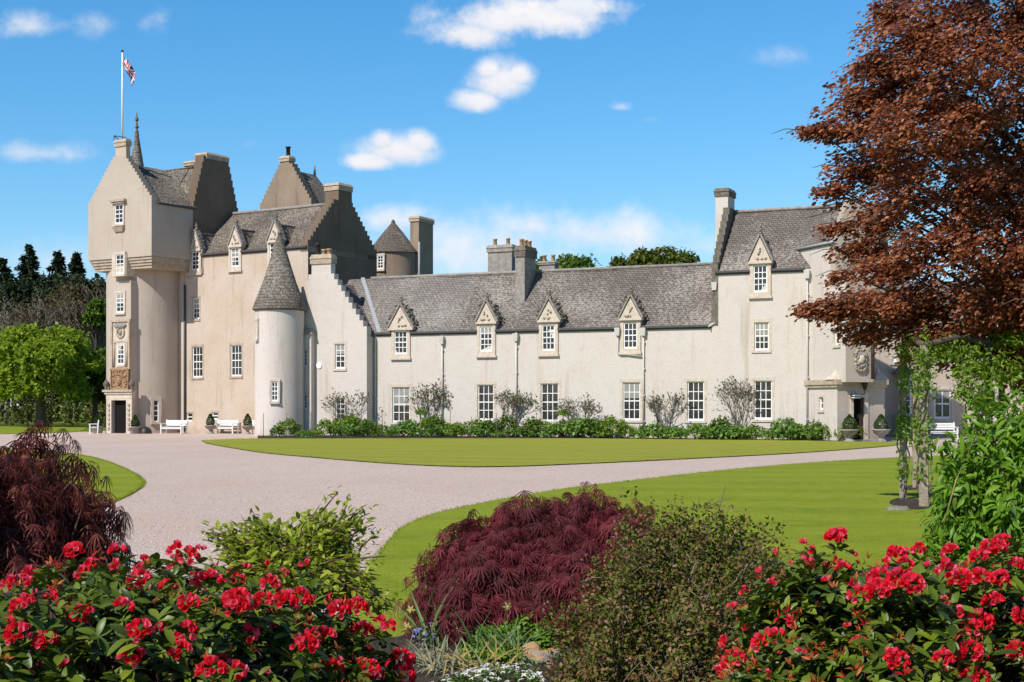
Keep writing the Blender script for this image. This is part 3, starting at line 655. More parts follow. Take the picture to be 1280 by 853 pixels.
# ---- gabled wing
zWe = Wf.z(678, 412.5); 
uJ = Wf.u(467.5); vG = Wf.vat(458.5, uJ); uG1 = uJ; uGm = Wf.u(401.5, vG); uG0 = 2 * uGm - uG1
zGe2 = Wf.z(455, 419, vG); zGr2 = Wf.z(402, 346, vG)
gh = [Wf.rect(r, vG) for r in ((419, 430, 431, 461), (419, 498, 431, 525.5))]
m = MB(); rect_block(m, Wf, uG0, uG1, vG, 7, 0, zGe2, 'harl', gh, top=False); part('wall', m, None, 'cream gabled end of the wing beside the stair turret')
for r in gh: window(Wf, vG, r, 2, 4, .06, .13, .012)
m = MB(); crow_gable_v(m, Wf, vG - .003, .55, uG0, uG1, zGe2 - .02, zGe2, zGr2, 10, 1.35, 'harl'); part('gable', m)
m = MB(); roof_v(m, Wf, uG0 - .05, uG1 + .1, vG + .54, 9, zGe2, zGr2 - .25, 'slate', n=(20, 10)); part('roof', m)
c, ci = chimney(Wf, 387.5, 414, 421, 318, 330, vG - .02, zGr2 - 1.6, 'harl', 0)
for k, (px, h, mt) in enumerate(((397.5, .75, 'black'), (405, .36, 'pot'), (411.5, .38, 'pot'))):
    p = MB(); u_ = Wf.u(px, vG + .3); p.lathe(Wf.W(u_, (ci[2] + ci[3]) / 2, ci[4] - .03), [(.17, 0), (.13, h - .12), (.17, h - .1), (.17, h), (.1, h)], 10, mt); p.build('chimney_pot', c)
m = MB(); d0 = Wf.W(Wf.u(399, vG), vG, Wf.z(399, 457, vG)); 
dk = [Vector((Wf.c * math.cos(t) * .2, -Wf.s * math.cos(t) * .2, math.sin(t) * .2)) for t in [2 * math.pi * k / 16 for k in range(16)]]
m.extrude([d0 + q + Vector((-Wf.s, -Wf.c, 0)) * .05 for q in dk], [d0 + q + Vector((Wf.s, Wf.c, 0)) * .05 for q in dk], 'white'); part('wall_disc', m)
# narrow stair bay beside the turret
vN = vG - .45; a, b = Wf.u(372, vN), Wf.u(389, vN); zt = Wf.z(380, 418, vN)
nh = [Wf.rect(r, vN) for r in ((379.5, 437, 384, 458.5), (379.5, 493.5, 384, 512))]
m = MB(); rect_block(m, Wf, a, b, vN, vG + .2, 0, zt, 'harl', nh); part('stair_bay', m)
for r in nh: window(Wf, vN, r, 1, 4, .05, .12, .02, bw=.05)
m = MB(); m.frustum(Wf, a - .1, b + .12, vN - .12, vG + .3, zt, zt + .38, .3, 'stone_grey'); part('cope', m)
# ---- stair turret with tall cone
D = Wf.D(350, vG) - 1.3; s = D / F; ce = at(349.5, HY, D); tr = 30.5 * s; ze = CH + (HY - 387.5) * s
m = MB(); m.lathe(Vector((ce.x, ce.y, 0)), [(tr + .05, 0), (tr, .4), (tr, ze)], 44, 'harl'); tw = part('stair_turret', m)
m = MB(); m.lathe(Vector((ce.x, ce.y, ze)), [(tr, -.1), (33.5 * s, -.02), (33.8 * s, .06), (28 * s, 16 * s), (21 * s, 34 * s), (14 * s, 56 * s), (8 * s, 76 * s), (4.2 * s, 89 * s), (3 * s, 92 * s), (.6 * s, 94 * s)], 44, 'slate_turret')
m.tube([Vector((ce.x, ce.y, ze + 92 * s)), Vector((ce.x, ce.y, ze + 101 * s))], [.07, .03], 'stone_dark', 6)
m.blob(Vector((ce.x, ce.y, ze + 95.5 * s)), .16, 'stone_dark', 2); m.build('turret_roof', tw)
for px, y0, y1, hw in ((343.5, 477, 502, .22), (321.5, 401, 424, .12)):
    sn = max(-.97, min(.97, (px - 349.5) / 30.5)); t = math.asin(sn); cv = Vector((ce.x, ce.y, 0)); vd = cv.normalized(); sd2 = Vector((vd.y, -vd.x, 0))
    pw = cv + sd2 * math.sin(t) * tr - vd * math.cos(t) * tr; n_ = (pw - cv).normalized()
    fr = Frame(math.degrees(math.atan2(-n_.x, -n_.y)), pw); u_ = fr.u(px)
    window(fr, 0, (u_ - hw, u_ + hw, fr.z(px, y1), fr.z(px, y0)), 1 if hw < .2 else 2, 4, -.04, .1, .08, parent=tw)

# ---- long wing
uW1 = Wf.u(890.5); vWm = 3.35; vWb = 6.7; zWr = Wf.z(668, 340, vWm); slW = (zWr - zWe) / vWm
gw = [Wf.rect(r) for r in ((490.5, 484, 512, 528), (597, 481, 617, 525.5), (676, 479.5, 698, 527), (778.5, 478, 800, 525.5), (859, 477, 880, 526))]
m = MB(); rect_block(m, Wf, uJ, uW1, 0, vWb, 0, zWe, 'harl', gw, top=False); part('wall', m, None, 'long cream harled front of the wing')
for r in gw: window(Wf, 0, r, 3, 4, .07, .15, .012)
m = MB(); uS = Wf.u(572); uS2 = Wf.u(600, vWm); roof_u(m, Wf, Wf.u(402), uS, .03, vWb, zWe + .03, zWr, 'slate_pale', n=(34, 14), amp=.04, ur=(Wf.u(402), uS2)); part('roof', m, None, 'paler relaid end of the long slate roof')
m = MB(); roof_u(m, Wf, uS, uW1 + .05, .03, vWb, zWe + .03, zWr, 'slate', n=(60, 14), amp=.04, ur=(uS2, uW1 + .05)); part('roof', m, None, 'long lichen-spotted slate roof of the wing')
m = MB(); m.tube([Wf.W(Wf.u(425) + .3, vWm, zWr + .02), Wf.W(uW1, vWm, zWr + .02)], .11, 'stone_grey', 6); part('ridge', m)
m = MB()                                                  # lead valley against the gabled wing
pA, pB = Wf.W(uG1 + .16, .1, zWe + .12), Wf.W(uGm + .35, vWm, zWr + .1); dv = Vector((Wf.c, -Wf.s, 0)) * .28
m.slab(pA, pA + dv, pB + dv, pB, .03, 'lead', (2, 10), .01); part('valley', m)
spans = []
for k, (wr, pd) in enumerate((((493.5, 414, 509.5, 443), (486.5, 500.5, 515.5, 384, 410.5)), ((600.5, 408.5, 616, 440), (596.5, 608, 620, 379, 402.5)), ((678, 406.5, 694, 438.5), (673.5, 686, 699.5, 376.5, 400.5)), ((780, 403.5, 797, 436), (775.5, 788, 801.5, 373, 398)))):
    spans.append(dormer(Wf, 0, wr, pd, slW, zWe, 1.0, 31 + k))
e = [uJ + .15] + [x for s_ in spans for x in s_] + [uW1 - .05]
gutter(Wf, 0, zWe + .05, [(e[i], e[i + 1]) for i in range(0, len(e), 2)])
for px in (553.5, 646): pipe(Wf, 0, px, 420 if px < 600 else 416, 540)
pipe(Wf, 0, 469.8, 422, 540, 'pipe', False); pipe(Wf, 0, 805, 409, 540)
m = MB(); m.frustum(Wf, Wf.u(773) - .12, Wf.u(773) + .12, -.24, 0, Wf.z(773, 420), Wf.z(773, 410), -.04, 'pipe')
m.tube([Wf.W(Wf.u(773), -.09, Wf.z(773, 412)), Wf.W(Wf.u(773), -.09, Wf.z(773, 442)), Wf.W(Wf.u(804.5), -.09, Wf.z(804, 446))], .05, 'pipe', 8); part('drainpipe', m)
chimney(Wf, 608, 640.5, 646, 306, 315, 4.4, zWr - 2, 'stone_grey', 2, 'stone_grey')
c, ci = chimney(Wf, 642.5, 656.5, 671.5, 307, 321, 1.5, zWe + 1.2, 'stone_grey', 3, 'stone_dark')
chimney(Wf, 672, 694, 700, 326.5, 331, 6.2, 6, 'stone_grey', 2, 'stone_grey')
# ---- end house
vE = -.12; uE0 = Wf.u(890.5); uE1 = Wf.u(1030, vE); zEe = Wf.z(940, 339, vE); vEm = 3.1; vEb = 6.4; zEr = Wf.z(970, 262.5, vEm); slE = (zEr - zEe) / (vEm - vE)
eh = [Wf.rect(r, vE) for r in ((943, 403, 961, 438), (942.5, 476, 965, 524.5))]
m = MB(); rect_block(m, Wf, uE0, uE1, vE, vEb, 0, zEe, 'harl', eh, top=False); part('wall', m, None, 'tall cream front of the end house')
for r in eh: window(Wf, vE, r, 3, 4, .07, .14, .012)
m = MB(); roof_u(m, Wf, uE0 + .4, uE1 + 2.5, vE + .03, vEb, zEe + .03, zEr, 'slate', n=(44, 16)); part('roof', m)
m = MB(); m.tube([Wf.W(uE0 + .4, vEm, zEr + .02), Wf.W(uE1 + 2.5, vEm, zEr + .02)], .11, 'stone_grey', 6); part('ridge', m)
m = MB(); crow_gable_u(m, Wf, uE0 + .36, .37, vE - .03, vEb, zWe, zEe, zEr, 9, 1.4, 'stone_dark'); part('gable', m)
vc = Wf.vat(899, uE0) ; chimney(Wf, 892.5, 911, 920, 235, 245, 2.1, zEe + 1, 'harl', 0, 'stone_dark')
sE = dormer(Wf, vE, (942, 332, 959.5, 365.5), (936.5, 950, 964, 297, 327), slE, zEe, 0, 41)
gutter(Wf, vE, zEe + .05, [(uE0 + .2, sE[0]), (sE[1], Wf.u(1006, vE))])
pipe(Wf, 0, 894, 352, 406, 'pipe'); pipe(Wf, vE, 1009.5, 337, 545, 'pipe')
m = MB(); m.tube([Wf.W(Wf.u(894), -.1, Wf.z(894, 404)), Wf.W(Wf.u(887), -.25, Wf.z(887, 409))], .06, 'pipe', 7); part('drainpipe', m)
# ---- canted stair tower and porch at the far corner
P0 = Wf.W(Wf.u(1010, vE), vE, 0)
Tf = Frame(71, P0); uP = Tf.u(1046.5)                    # porch corner
zPo = Tf.z(1046, 478)
TvP = 0.0; uT = Tf.u(1057, .15); uC = Tf.u(1044.5, .15)
Q = Tf.W(uP, 0, 0); Pr = Frame(-19, Q)                   # porch front plane through its corner
pu0, pu1 = Pr.u(1046.5), Pr.u(1106)
dr = Pr.rect((1066.5, 497, 1080, 546)); dr = (dr[0], dr[1], .12, dr[3])
sl_ = Tf.rect((1024, 496.5, 1029, 512.5), 0)
m = MB(); holed_wall(m, Tf, 0, Tf.u(1010) - 2, uP, 0, zPo, [sl_], 'harl'); holed_wall(m, Pr, 0, pu0, pu1, 0, zPo, [dr], 'harl_tower', .35)
W = Pr.W; m.poly([W(pu1, 0, 0), W(pu1, 4, 0), W(pu1, 4, zPo), W(pu1, 0, zPo)], 'harl_tower'); m.poly([W(pu0, 0, zPo), W(pu1, 0, zPo), W(pu1, 4.5, zPo), W(pu0, 4.5, zPo)], 'stone_grey')
part('porch', m)
m = MB(); m.box(Pr, pu0 - .16, pu1 + .14, -.16, 4, zPo - .12, zPo + .14, 'stone'); m.box(Pr, pu0 - .1, pu1 + .08, -.1, 4, zPo - .26, zPo - .122, 'stone')
for px in (1047, 1099):
    u_ = Pr.u(px, .3)
    m.frustum(Pr, u_ - .42, u_ + .42, .0, .84, zPo + .14, zPo + .36, .14, 'stone_pale'); m.frustum(Pr, u_ - .26, u_ + .26, .16, .68, zPo + .36, zPo + .55, .16, 'stone_pale'); m.frustum(Pr, u_ - .1, u_ + .1, .32, .52, zPo + .55, zPo + .8, .08, 'stone_pale')
part('cornice', m)
window(Tf, 0, sl_, 1, 2, .08, .12, .015, bw=.04)
m = MB(); m.box(Pr, dr[0], dr[1], .3, .9, .12, dr[3], 'dark'); m.box(Pr, dr[1] - .16, dr[1] - .03, .05, .34, .12, dr[3] - .05, 'wood_dark'); m.box(Pr, dr[1] - .3, dr[1] - .05, .2, .26, 1.2, 1.45, 'black'); part('door', m, None, 'dark open porch doorway')
m = MB()
for q in ((dr[0] - .2, dr[0] - .002, .12, dr[3]), (dr[1] + .002, dr[1] + .24, .12, dr[3]), (dr[0] - .24, dr[1] + .28, dr[3] + .002, dr[3] + .26)): m.box(Pr, q[0], q[1], -.05, .3, q[2], q[3], 'stone_pale')
m.box(Pr, dr[0] - .5, dr[1] + .5, -.9, .2, 0, .12, 'stone_grey'); part('doorcase', m)
m = MB(); lq = Pr.rect((1063, 493, 1070.5, 498.5)); m.box(Pr, lq[0], lq[1], -.4, -.1, lq[2], lq[3], 'white')
for z in (lq[2], (lq[2] + lq[3]) / 2, lq[3]): m.box(Pr, lq[0] - .02, lq[1] + .02, -.43, -.002, z - .025, z + .025, 'black')
part('notice_box', m)
m = MB(); u_ = Pr.u(1077); z = Pr.z(1077, 485); m.tube([Pr.W(u_, 0, z - .35), Pr.W(u_, -.3, z - .3), Pr.W(u_, -.32, z - .1)], .03, 'black', 6); m.lathe(Pr.W(u_, -.32, z - .12), [(.08, 0), (.15, .3), (.17, .32), (.03, .5)], 8, 'black'); part('wall_lantern', m)
# tower shaft above the porch
Tc = Tf.W(uT, .15, 0); Ts = Frame(-19, Tc); tu0, tu1 = Ts.u(1057), Ts.u(1093.5); zCh = Tf.z(1044, 345, .15)
sw = Tf.rect((1043, 402.5, 1049, 431.5), .15)
m = MB(); holed_wall(m, Tf, .15, Tf.u(1008, .15) - 2.5, uT, zPo, zCh, [sw], 'harl'); holed_wall(m, Ts, 0, tu0, tu1, zPo, zCh, [], 'harl_tower')
W = Ts.W; m.poly([W(tu1, 0, zPo), W(tu1, 5, zPo), W(tu1, 5, zCh), W(tu1, 0, zCh)], 'harl_tower'); m.poly([W(tu0, 0, zCh), W(tu1, 0, zCh), W(tu1, 5, zCh), W(tu0, 5, zCh)], 'stone')
part('stair_tower', m)
window(Tf, .15, sw, 1, 4, .07, .14, .02, bw=.05)
cq = Ts.rect((1068.5, 437.5, 1081.5, 463.5)); m = MB()
cu, cz, rw, rh = (cq[0] + cq[1]) / 2, (cq[2] + cq[3]) / 2, (cq[1] - cq[0]) / 2, (cq[3] - cq[2]) / 2
ol = [(cu + rw * math.copysign(abs(math.cos(t)) ** .55, math.cos(t)), cz + rh * math.copysign(abs(math.sin(t)) ** .6, math.sin(t))) for t in [2 * math.pi * k / 24 for k in range(24)]]
m.extrude([Ts.W(a, -.09, z) for a, z in ol], [Ts.W(a, .02, z) for a, z in ol], 'stone')
for a, z in ol: m.blob(Ts.W(a, -.08, z), .07, 'stone', int(a * 50), .3, 6, 5)
carve(m, Ts, cu, -.1, cz, rw * 1.3, rh * 1.4, 22, 'stone_grey', 8); m.blob(Ts.W(cu, -.1, cz + .05), .22, 'stone_pale', 2, .2, 9, 7, (.9, .5, 1.1)); part('heraldic_panel', m, None, 'carved oval crest on the stair tower')
# cap house: eave rises to the nearest corner, gable to the side
Cc = Tf.W(uC, .15, 0); Cs = Frame(-19, Cc); c0, c1 = Cs.u(1044.5), Cs.u(1098); zK = Tf.z(1042, 302.5, .15); zKr = Cs.z(1070, 251)
m = MB(); holed_wall(m, Tf, .153, Tf.u(990, .15) - 2.5, uC, zCh - .3, zK, [], 'harl'); 
crow_gable_v(m, Cs, -.003, .5, c0, c1, zCh - .3, zK, zKr, 9, .8, 'harl_tower'); W = Cs.W
m.poly([W(c1, .4, zCh), W(c1, 6, zCh), W(c1, 6, zK), W(c1, .4, zK)], 'harl_tower'); part('cap_house', m)
m = MB(); roof_v(m, Cs, c0 - .14, c1 + .1, .48, 7.5, zK - .05, zKr - .2, 'slate', n=(18, 10)); part('roof', m)
m = MB(); a = Tf.W(Tf.u(990, .15), .08, zK - .02); b = Tf.W(uC, .08, zK - .02); m.tube([a, b], .08, 'lead', 6); q = Wf.W(Wf.u(989, 1.6), 1.5, 0)
part('gutter', m)
m = MB(); q0, q1 = at(1091, 474, Ts.D(1091) - .25), at(1091, 395, Ts.D(1091) - .25); m.tube([q0, q1], .1, 'pipe_brown', 7); part('drainpipe', m)
# ---- rear range beyond the porch, mostly behind the copper tree
Rf = Frame(-4, Vector(((1110 - 640) / F * 87, 87))); r0, r1 = Rf.u(1088), Rf.u(1330); zRe, zRr = Rf.z(1150, 386), Rf.z(1150, 346)
rh_ = [Rf.rect(r) for r in ((1115.5, 446, 1121, 453.5), (1168, 487, 1189, 524), (1225, 487, 1246, 524), (1190, 420, 1206, 455))]
m = MB(); rect_block(m, Rf, r0, r1, 0, 6, 0, zRe, 'harl_old', rh_, top=False); part('wall', m, None, 'rear range behind the copper tree')
for i, r in enumerate(rh_): window(Rf, 0, r, 1 if i == 0 else 2, 2 if i != 3 else 4, .07, .16, .015, fw=.09, bw=.07)
m = MB(); roof_u(m, Rf, r0, r1, -.1, 6, zRe, zRr, 'slate', n=(40, 8)); part('roof', m)
b0, b1, b2, b3 = Rf.rect((1123, 468, 1140, 520), -1.0); m = MB()
m.box(Rf, b0, b1, -1.0, .1, 0, b2, 'harl_old'); part('bay', m); m = MB(); m.frustum(Rf, b0 - .12, b1 + .12, -1.12, .05, b3, b3 + .5, .35, 'slate'); part('roof', m)
window(Rf, -1.0, (b0 + .03, b1 - .03, b2, b3), 2, 3, .0, 0, surround=None, fw=.1)

# ------------------------------------------------------------------ flag on the tower
fp = A.W((ct[0] + ct[1]) / 2 - .05, (ct[2] + ct[3]) / 2, ct[4] - .3); sF = fp.y / F
pole = thing('flagpole', 'tall white flagpole with a union flag on top of the tower chimney', 'flagpole', fp)
m = MB(); ht = CH + (HY - 65) * sF; m.tube([fp, Vector((fp.x, fp.y, ht))], [.07, .045], 'white', 10); m.build('pole', pole)
m = MB(); m.blob(Vector((fp.x, fp.y, ht + .05)), .1, 'gutter', 1, 0, 10, 8); m.build('finial', pole)
def flag_mat():
    mt, nt, b, _ = new_mat('union_flag'); uv = uvo(nt); sx = nt.nodes.new('ShaderNodeSeparateXYZ'); nt.links.new(uv, sx.inputs[0])
    def Mn(op, a, b_=None):
        n = nt.nodes.new('ShaderNodeMath'); n.operation = op
        for i, x in enumerate((a, b_)):
            if x is None: continue
            if isinstance(x, (int, float)): n.inputs[i].default_value = x
            else: nt.links.new(x, n.inputs[i])
        return n.outputs[0]
    x = Mn('SUBTRACT', sx.outputs[0], .5); x = Mn('MULTIPLY', x, 2.0); y = Mn('SUBTRACT', sx.outputs[1], .5)     # x -1..1, y -.5..+.5
    d1 = Mn('ABSOLUTE', Mn('MULTIPLY', Mn('SUBTRACT', x, Mn('MULTIPLY', y, 2)), .447)); d2 = Mn('ABSOLUTE', Mn('MULTIPLY', Mn('ADD', x, Mn('MULTIPLY', y, 2)), .447))
    dg = Mn('MINIMUM', d1, d2); ax, ay = Mn('ABSOLUTE', x), Mn('ABSOLUTE', y); cr = Mn('MINIMUM', ax, ay)
    wht, red, blu = (.75, .74, .74), (.45, .02, .04), (.01, .02, .13)
    c = mixc(nt, Mn('LESS_THAN', dg, .1), blu, wht); c = mixc(nt, Mn('LESS_THAN', dg, .035), c, red); c = mixc(nt, Mn('LESS_THAN', cr, .17), c, wht); c = mixc(nt, Mn('LESS_THAN', cr, .1), c, red)
    nt.links.new(c, b.inputs['Base Color']); b.inputs['Roughness'].default_value = .8; return mt
M['flag'] = flag_mat()
m = MB(); nx, ny = 22, 16; i0 = 0
for j in range(ny + 1):
    for i in range(nx + 1):
        a, b = i / nx, j / ny                               # hangs from the hoist in folds, fly end drooping
        x = a * 15.5 * sF * (1 - .15 * b) + .06 * math.sin(b * 7 + a * 4); z = -b * (14 + 5 * a) * sF - a * 19 * sF - .9 * a * a * sF
        y = .16 * math.sin(a * 9 + b * 2.6) * (a ** .6) + .07 * math.sin(b * 6 + a * 14)
        m.v.append(Vector((fp.x + .06 + x, fp.y + y, ht - .25 + z)))
for j in range(ny):
    for i in range(nx):
        m.face([j * (nx + 1) + i, (j + 1) * (nx + 1) + i, (j + 1) * (nx + 1) + i + 1, j * (nx + 1) + i + 1], 'flag', [(i / nx, 1 - j / ny), (i / nx, 1 - (j + 1) / ny), ((i + 1) / nx, 1 - (j + 1) / ny), ((i + 1) / nx, 1 - j / ny)], True)
m.build('flag', pole)
# ------------------------------------------------------------------ ground, gravel, lawns
def gravel_mat():
    m, nt, b, _ = new_mat('pink_gravel'); p = pos(nt)
    f = nz(nt, p, 30, 3, .8); g = nz(nt, p, 12, 4, .7); l = nz(nt, p, .22, 5, .6, (1, .5, 1))
    vo = nd(nt, 'ShaderNodeTexVoronoi', Scale=26.0); nt.links.new(p, vo.inputs['Vector'])
    c = mixc(nt, vo.outputs['Distance'], (.70, .56, .47), (.50, .39, .33))
    c = mixc(nt, ramp(nt, f, [(.4, .9), (.58, 0.0)]), c, (.27, .205, .18)); c = mixc(nt, ramp(nt, g, [(.45, 0.0), (.75, .6)]), c, (.66, .55, .51))
    c = mixc(nt, ramp(nt, l, [(.4, 0.0), (.62, .8)]), c, (.45, .345, .28)); nt.links.new(c, b.inputs['Base Color'])
    b.inputs['Roughness'].default_value = .95; b.inputs['Specular IOR Level'].default_value = .15; bump(nt, b, f, .6, .02); return m
def grass_mat(name, stripe=None, c1=(.12, .19, .016), c2=(.165, .235, .022), c3=(.2, .25, .045), yellow=.3):
    m, nt, b, _ = new_mat(name); p = pos(nt)
    a = nz(nt, p, .3, 6, .7); f = nz(nt, p, 20, 4, .7); bl = nz(nt, p, 90, 2, .6, (1, .5, 1)); pa = nz(nt, p, 2.4, 4, .6)
    c = mixc(nt, ramp(nt, a, [(.35, 0.0), (.68, 1.0)]), c1, c2)
    if stripe:
        mp = nt.nodes.new('ShaderNodeMapping'); mp.inputs['Rotation'].default_value = (0, 0, stripe[0]); nt.links.new(p, mp.inputs[0])
        wv = nd(nt, 'ShaderNodeTexWave', Scale=stripe[1], Distortion=2.6); wv.inputs['Detail'].default_value = 1.5; wv.inputs['Detail Scale'].default_value = .6; nt.links.new(mp.outputs[0], wv.inputs['Vector'])
        c = mixc(nt, ramp(nt, wv.outputs['Fac'], [(.3, 0.0), (.7, .32)]), c, [x * 1.3 for x in c2])
    c = mixc(nt, ramp(nt, pa, [(.42, 0.0), (.7, yellow)]), c, c3)
    c = mixc(nt, ramp(nt, f, [(.3, .5), (.55, 0.0)]), c, [x * .5 for x in c1]); c = mixc(nt, ramp(nt, bl, [(.5, 0.0), (.75, .4)]), c, [x * 1.4 for x in c2])
    nt.links.new(c, b.inputs['Base Color']); b.inputs['Roughness'].default_value = .9; b.inputs['Specular IOR Level'].default_value = .08
    bump(nt, b, f, .5, .03); return m
M['gravel'] = gravel_mat(); M['lawn'] = grass_mat('lawn_grass', (1.75, .11), (.14, .19, .012), (.195, .238, .015), (.27, .27, .045), .5); M['lawn_mid'] = grass_mat('far_lawn_grass', (1.9, .1), (.19, .21, .02), (.25, .26, .035), (.3, .27, .06), .4)
M['meadow'] = grass_mat('rough_grass', None, (.09, .13, .02), (.13, .17, .025), (.17, .18, .05))
M['soil'] = stone('dark_soil', (.06, .042, .03), (.025, .018, .012), 6, .9)
def sheet(name, pts, z, mat, edge=None, drop=.05):
    m = MB(); up = [Vector((p.x, p.y, z)) for p in pts]
    ar = sum(a.x * b.y - b.x * a.y for a, b in zip(up, up[1:] + up[:1]))
    if ar < 0: up = up[::-1]
    m.poly(up, mat)
    if edge:
        for a, b in zip(up, up[1:] + up[:1]): m.poly([Vector((a.x, a.y, z - drop)), Vector((b.x, b.y, z - drop)), b, a], edge)
    o = m.build(name); o['kind'] = 'structure'; return o
def spline(pts, n=8, closed=False):
    P = [Vector(p) for p in pts]; out = []; N = len(P)
    for i in range(N if closed else N - 1):
        a, b, c, d = (P[(i - 1) % N], P[i], P[(i + 1) % N], P[(i + 2) % N]) if closed else (P[max(i - 1, 0)], P[i], P[i + 1], P[min(i + 2, N - 1)])
        for k in range(n):
            t = k / n; out.append(.5 * ((2 * b) + (-a + c) * t + (2 * a - 5 * b + 4 * c - d) * t * t + (-a + 3 * b - 3 * c + d) * t ** 3))
    if not closed: out.append(P[-1])
    return out
sheet('ground', [Vector((-2500, -200, 0)), Vector((2500, -200, 0)), Vector((2500, 3500, 0)), Vector((-2500, 3500, 0))], 0, 'meadow')
le = [gp(-60, 541.3), gp(60, 541.5), gp(104, 539.8), gp(128, 541)]
sheet('gravel_drive', [Vector((-70, 4, 0)), Vector((60, 4, 0)), Vector((60, 92, 0)), Vector((0, 100, 0)), gp(128, 539)] + le[::-1] + [Vector((-70, 102, 0))], .006, 'gravel')
LE = lambda L: [gp(*q) for q in L]
far = spline(LE([(-160, 543.2), (0, 543), (60, 541.8), (95, 540.2), (106, 538), (108, 534)]))
sheet('lawn', far + [Vector((-28, 135, 0)), Vector((-75, 135, 0))], .03, 'lawn', 'soil')
l1 = spline(LE([(-260, 566), (-100, 563.5), (0, 563), (60, 565), (115, 573), (155, 587), (179, 603), (170, 615), (140, 630), (95, 652), (30, 690), (-60, 735)]))
sheet('lawn', l1, .035, 'lawn', 'soil', .06)
l2 = spline(LE([(252, 551.5), (300, 549.5), (360, 548.6)]))[:-1] + LE([(360, 548.6), (700, 548), (1000, 549.2), (1012, 552.2), (1068, 553), (1118, 553.5)]) + spline(LE([(1126, 555), (1110, 558.5), (1000, 567), (850, 575), (700, 582), (620, 584.5), (560, 584), (480, 580), (400, 573.5), (330, 567), (285, 560), (258, 555)]))
sheet('lawn', l2, .04, 'lawn_mid', 'soil', .06)
l3 = spline(LE([(1500, 567), (1200, 570.5), (1100, 574.5), (1000, 581), (900, 590), (800, 601.5), (700, 614), (600, 632), (540, 646), (505, 662), (485, 682), (472, 700), (458, 730), (440, 775), (400, 853)])) + [Vector((-1.2, 8, 0)), Vector((14, 8, 0)), Vector((30, 20, 0))]
sheet('lawn', l3, .04, 'lawn', 'soil', .06)
bd = spline(LE([(-400, 800), (-50, 745), (200, 742), (400, 790), (480, 806), (520, 800), (600, 790), (700, 775), (830, 768), (980, 740), (1150, 705), (1300, 690), (1600, 690)]))
sheet('flower_bed', bd + [Vector((8, 2, 0)), Vector((-8, 2, 0))], .06, 'soil', 'soil', .06)
wb = [Wf.W(Wf.u(p), v, 0) for p, v in ((469, 0),)]
sheet('border_soil', [gp(322, 545), gp(322, 549.2), gp(700, 548.9), gp(1000, 549.6), gp(1010, 552), gp(1066, 552.8), gp(1066, 549), Wf.W(Wf.u(1008, vE), vE, 0), Wf.W(uJ, 0, 0), Wf.W(uJ, vG, 0), Wf.W(uG0 + 2.5, vG, 0)], .06, 'soil', 'soil', .06)
# ------------------------------------------------------------------ leaves
RNG = np.random.default_rng(7)
def nrmz(a): return a / np.maximum(np.linalg.norm(a, axis=-1, keepdims=True), 1e-9)
def rotmats(axis, up):
    y = nrmz(axis); x = nrmz(np.cross(y, up)); z = np.cross(x, y); return np.stack([x, y, z], axis=2)    # columns side, along, normal
class Leaves:
    """Many copies of small leaf shapes gathered into one foliage mesh."""
    def __init__(s): s.V = []; s.Q = []; s.mi = []; s.n = 0; s.mats = []
    def add(s, tmpl, p, axis, up, size, mat):
        tv, tf = tmpl; tv = np.asarray(tv, float); tf = np.asarray(tf, int); N = len(p)
        if N == 0: return
        R = rotmats(axis, up); size = np.broadcast_to(np.asarray(size, float), (N,))
        v = np.einsum('nij,kj->nki', R, tv) * size[:, None, None] + np.asarray(p)[:, None, :]
        f = tf[None] + (s.n + np.arange(N) * len(tv))[:, None, None]
        s.V.append(v.reshape(-1, 3)); s.Q.append(f.reshape(-1, 4)); s.n += N * len(tv)
        if mat not in s.mats: s.mats.append(mat)
        s.mi.append(np.full(N * len(tf), s.mats.index(mat)))
    def build(s, name, parent=None, base=None, smooth=True):
        b = base_of(parent) if parent else Vector(base)
        V = np.concatenate(s.V) - np.array(b); Q = np.concatenate(s.Q)
        me = bpy.data.meshes.new(name); me.vertices.add(len(V)); me.vertices.foreach_set('co', V.ravel())
        me.loops.add(Q.size); me.loops.foreach_set('vertex_index', Q.ravel()); me.polygons.add(len(Q))
        me.polygons.foreach_set('loop_start', np.arange(0, Q.size, 4)); me.polygons.foreach_set('loop_total', np.full(len(Q), 4))
        me.polygons.foreach_set('material_index', np.concatenate(s.mi)); me.polygons.foreach_set('use_smooth', np.full(len(Q), smooth))
        for m in s.mats: me.materials.append(M[m] if isinstance(m, str) else m)
        me.update(calc_edges=True); o = bpy.data.objects.new(name, me); coll.objects.link(o)
        if parent: o.parent = parent; BASE[o.name] = b
        else: o.location = b; BASE[o.name] = Vector(b)
        return o
def blade(ws, droop=.15, fold=.12):
    """Leaf along +y from 0 to 1 with half-widths ws, folded on its midrib."""
    n = len(ws) - 1; v = []
    for i, w in enumerate(ws):
        t = i / n; z = -droop * t * t; v += [(-w, t, z + fold * w * 2), (0, t, z), (w, t, z + fold * w * 2)]
    f = []
    for i in range(n):
        a = i * 3; f += [(a, a + 1, a + 4, a + 3), (a + 1, a + 2, a + 5, a + 4)]
    return v, f
def merge(parts):
    V = []; Fc = []
    for v, f in parts:
        k = len(V); V += list(v); Fc += [tuple(i + k for i in q) for q in f]
    return V, Fc
def turned(t, az, el=0, sc=1, off=(0, 0, 0), roll=0):
    v, f = t; m = Matrix.Rotation(az, 3, 'Z') @ Matrix.Rotation(el, 3, 'X') @ Matrix.Rotation(roll, 3, 'Y')
    return [tuple(m @ (Vector(p) * sc) + Vector(off)) for p in v], f
CARD = ([(-.32, 0, .03), (0, .05, 0), (.32, .5, .04), (0, 1, -.08), (-.3, .55, .05), (0, .5, 0)], [(0, 1, 5, 4), (1, 2, 3, 5), ][:2])
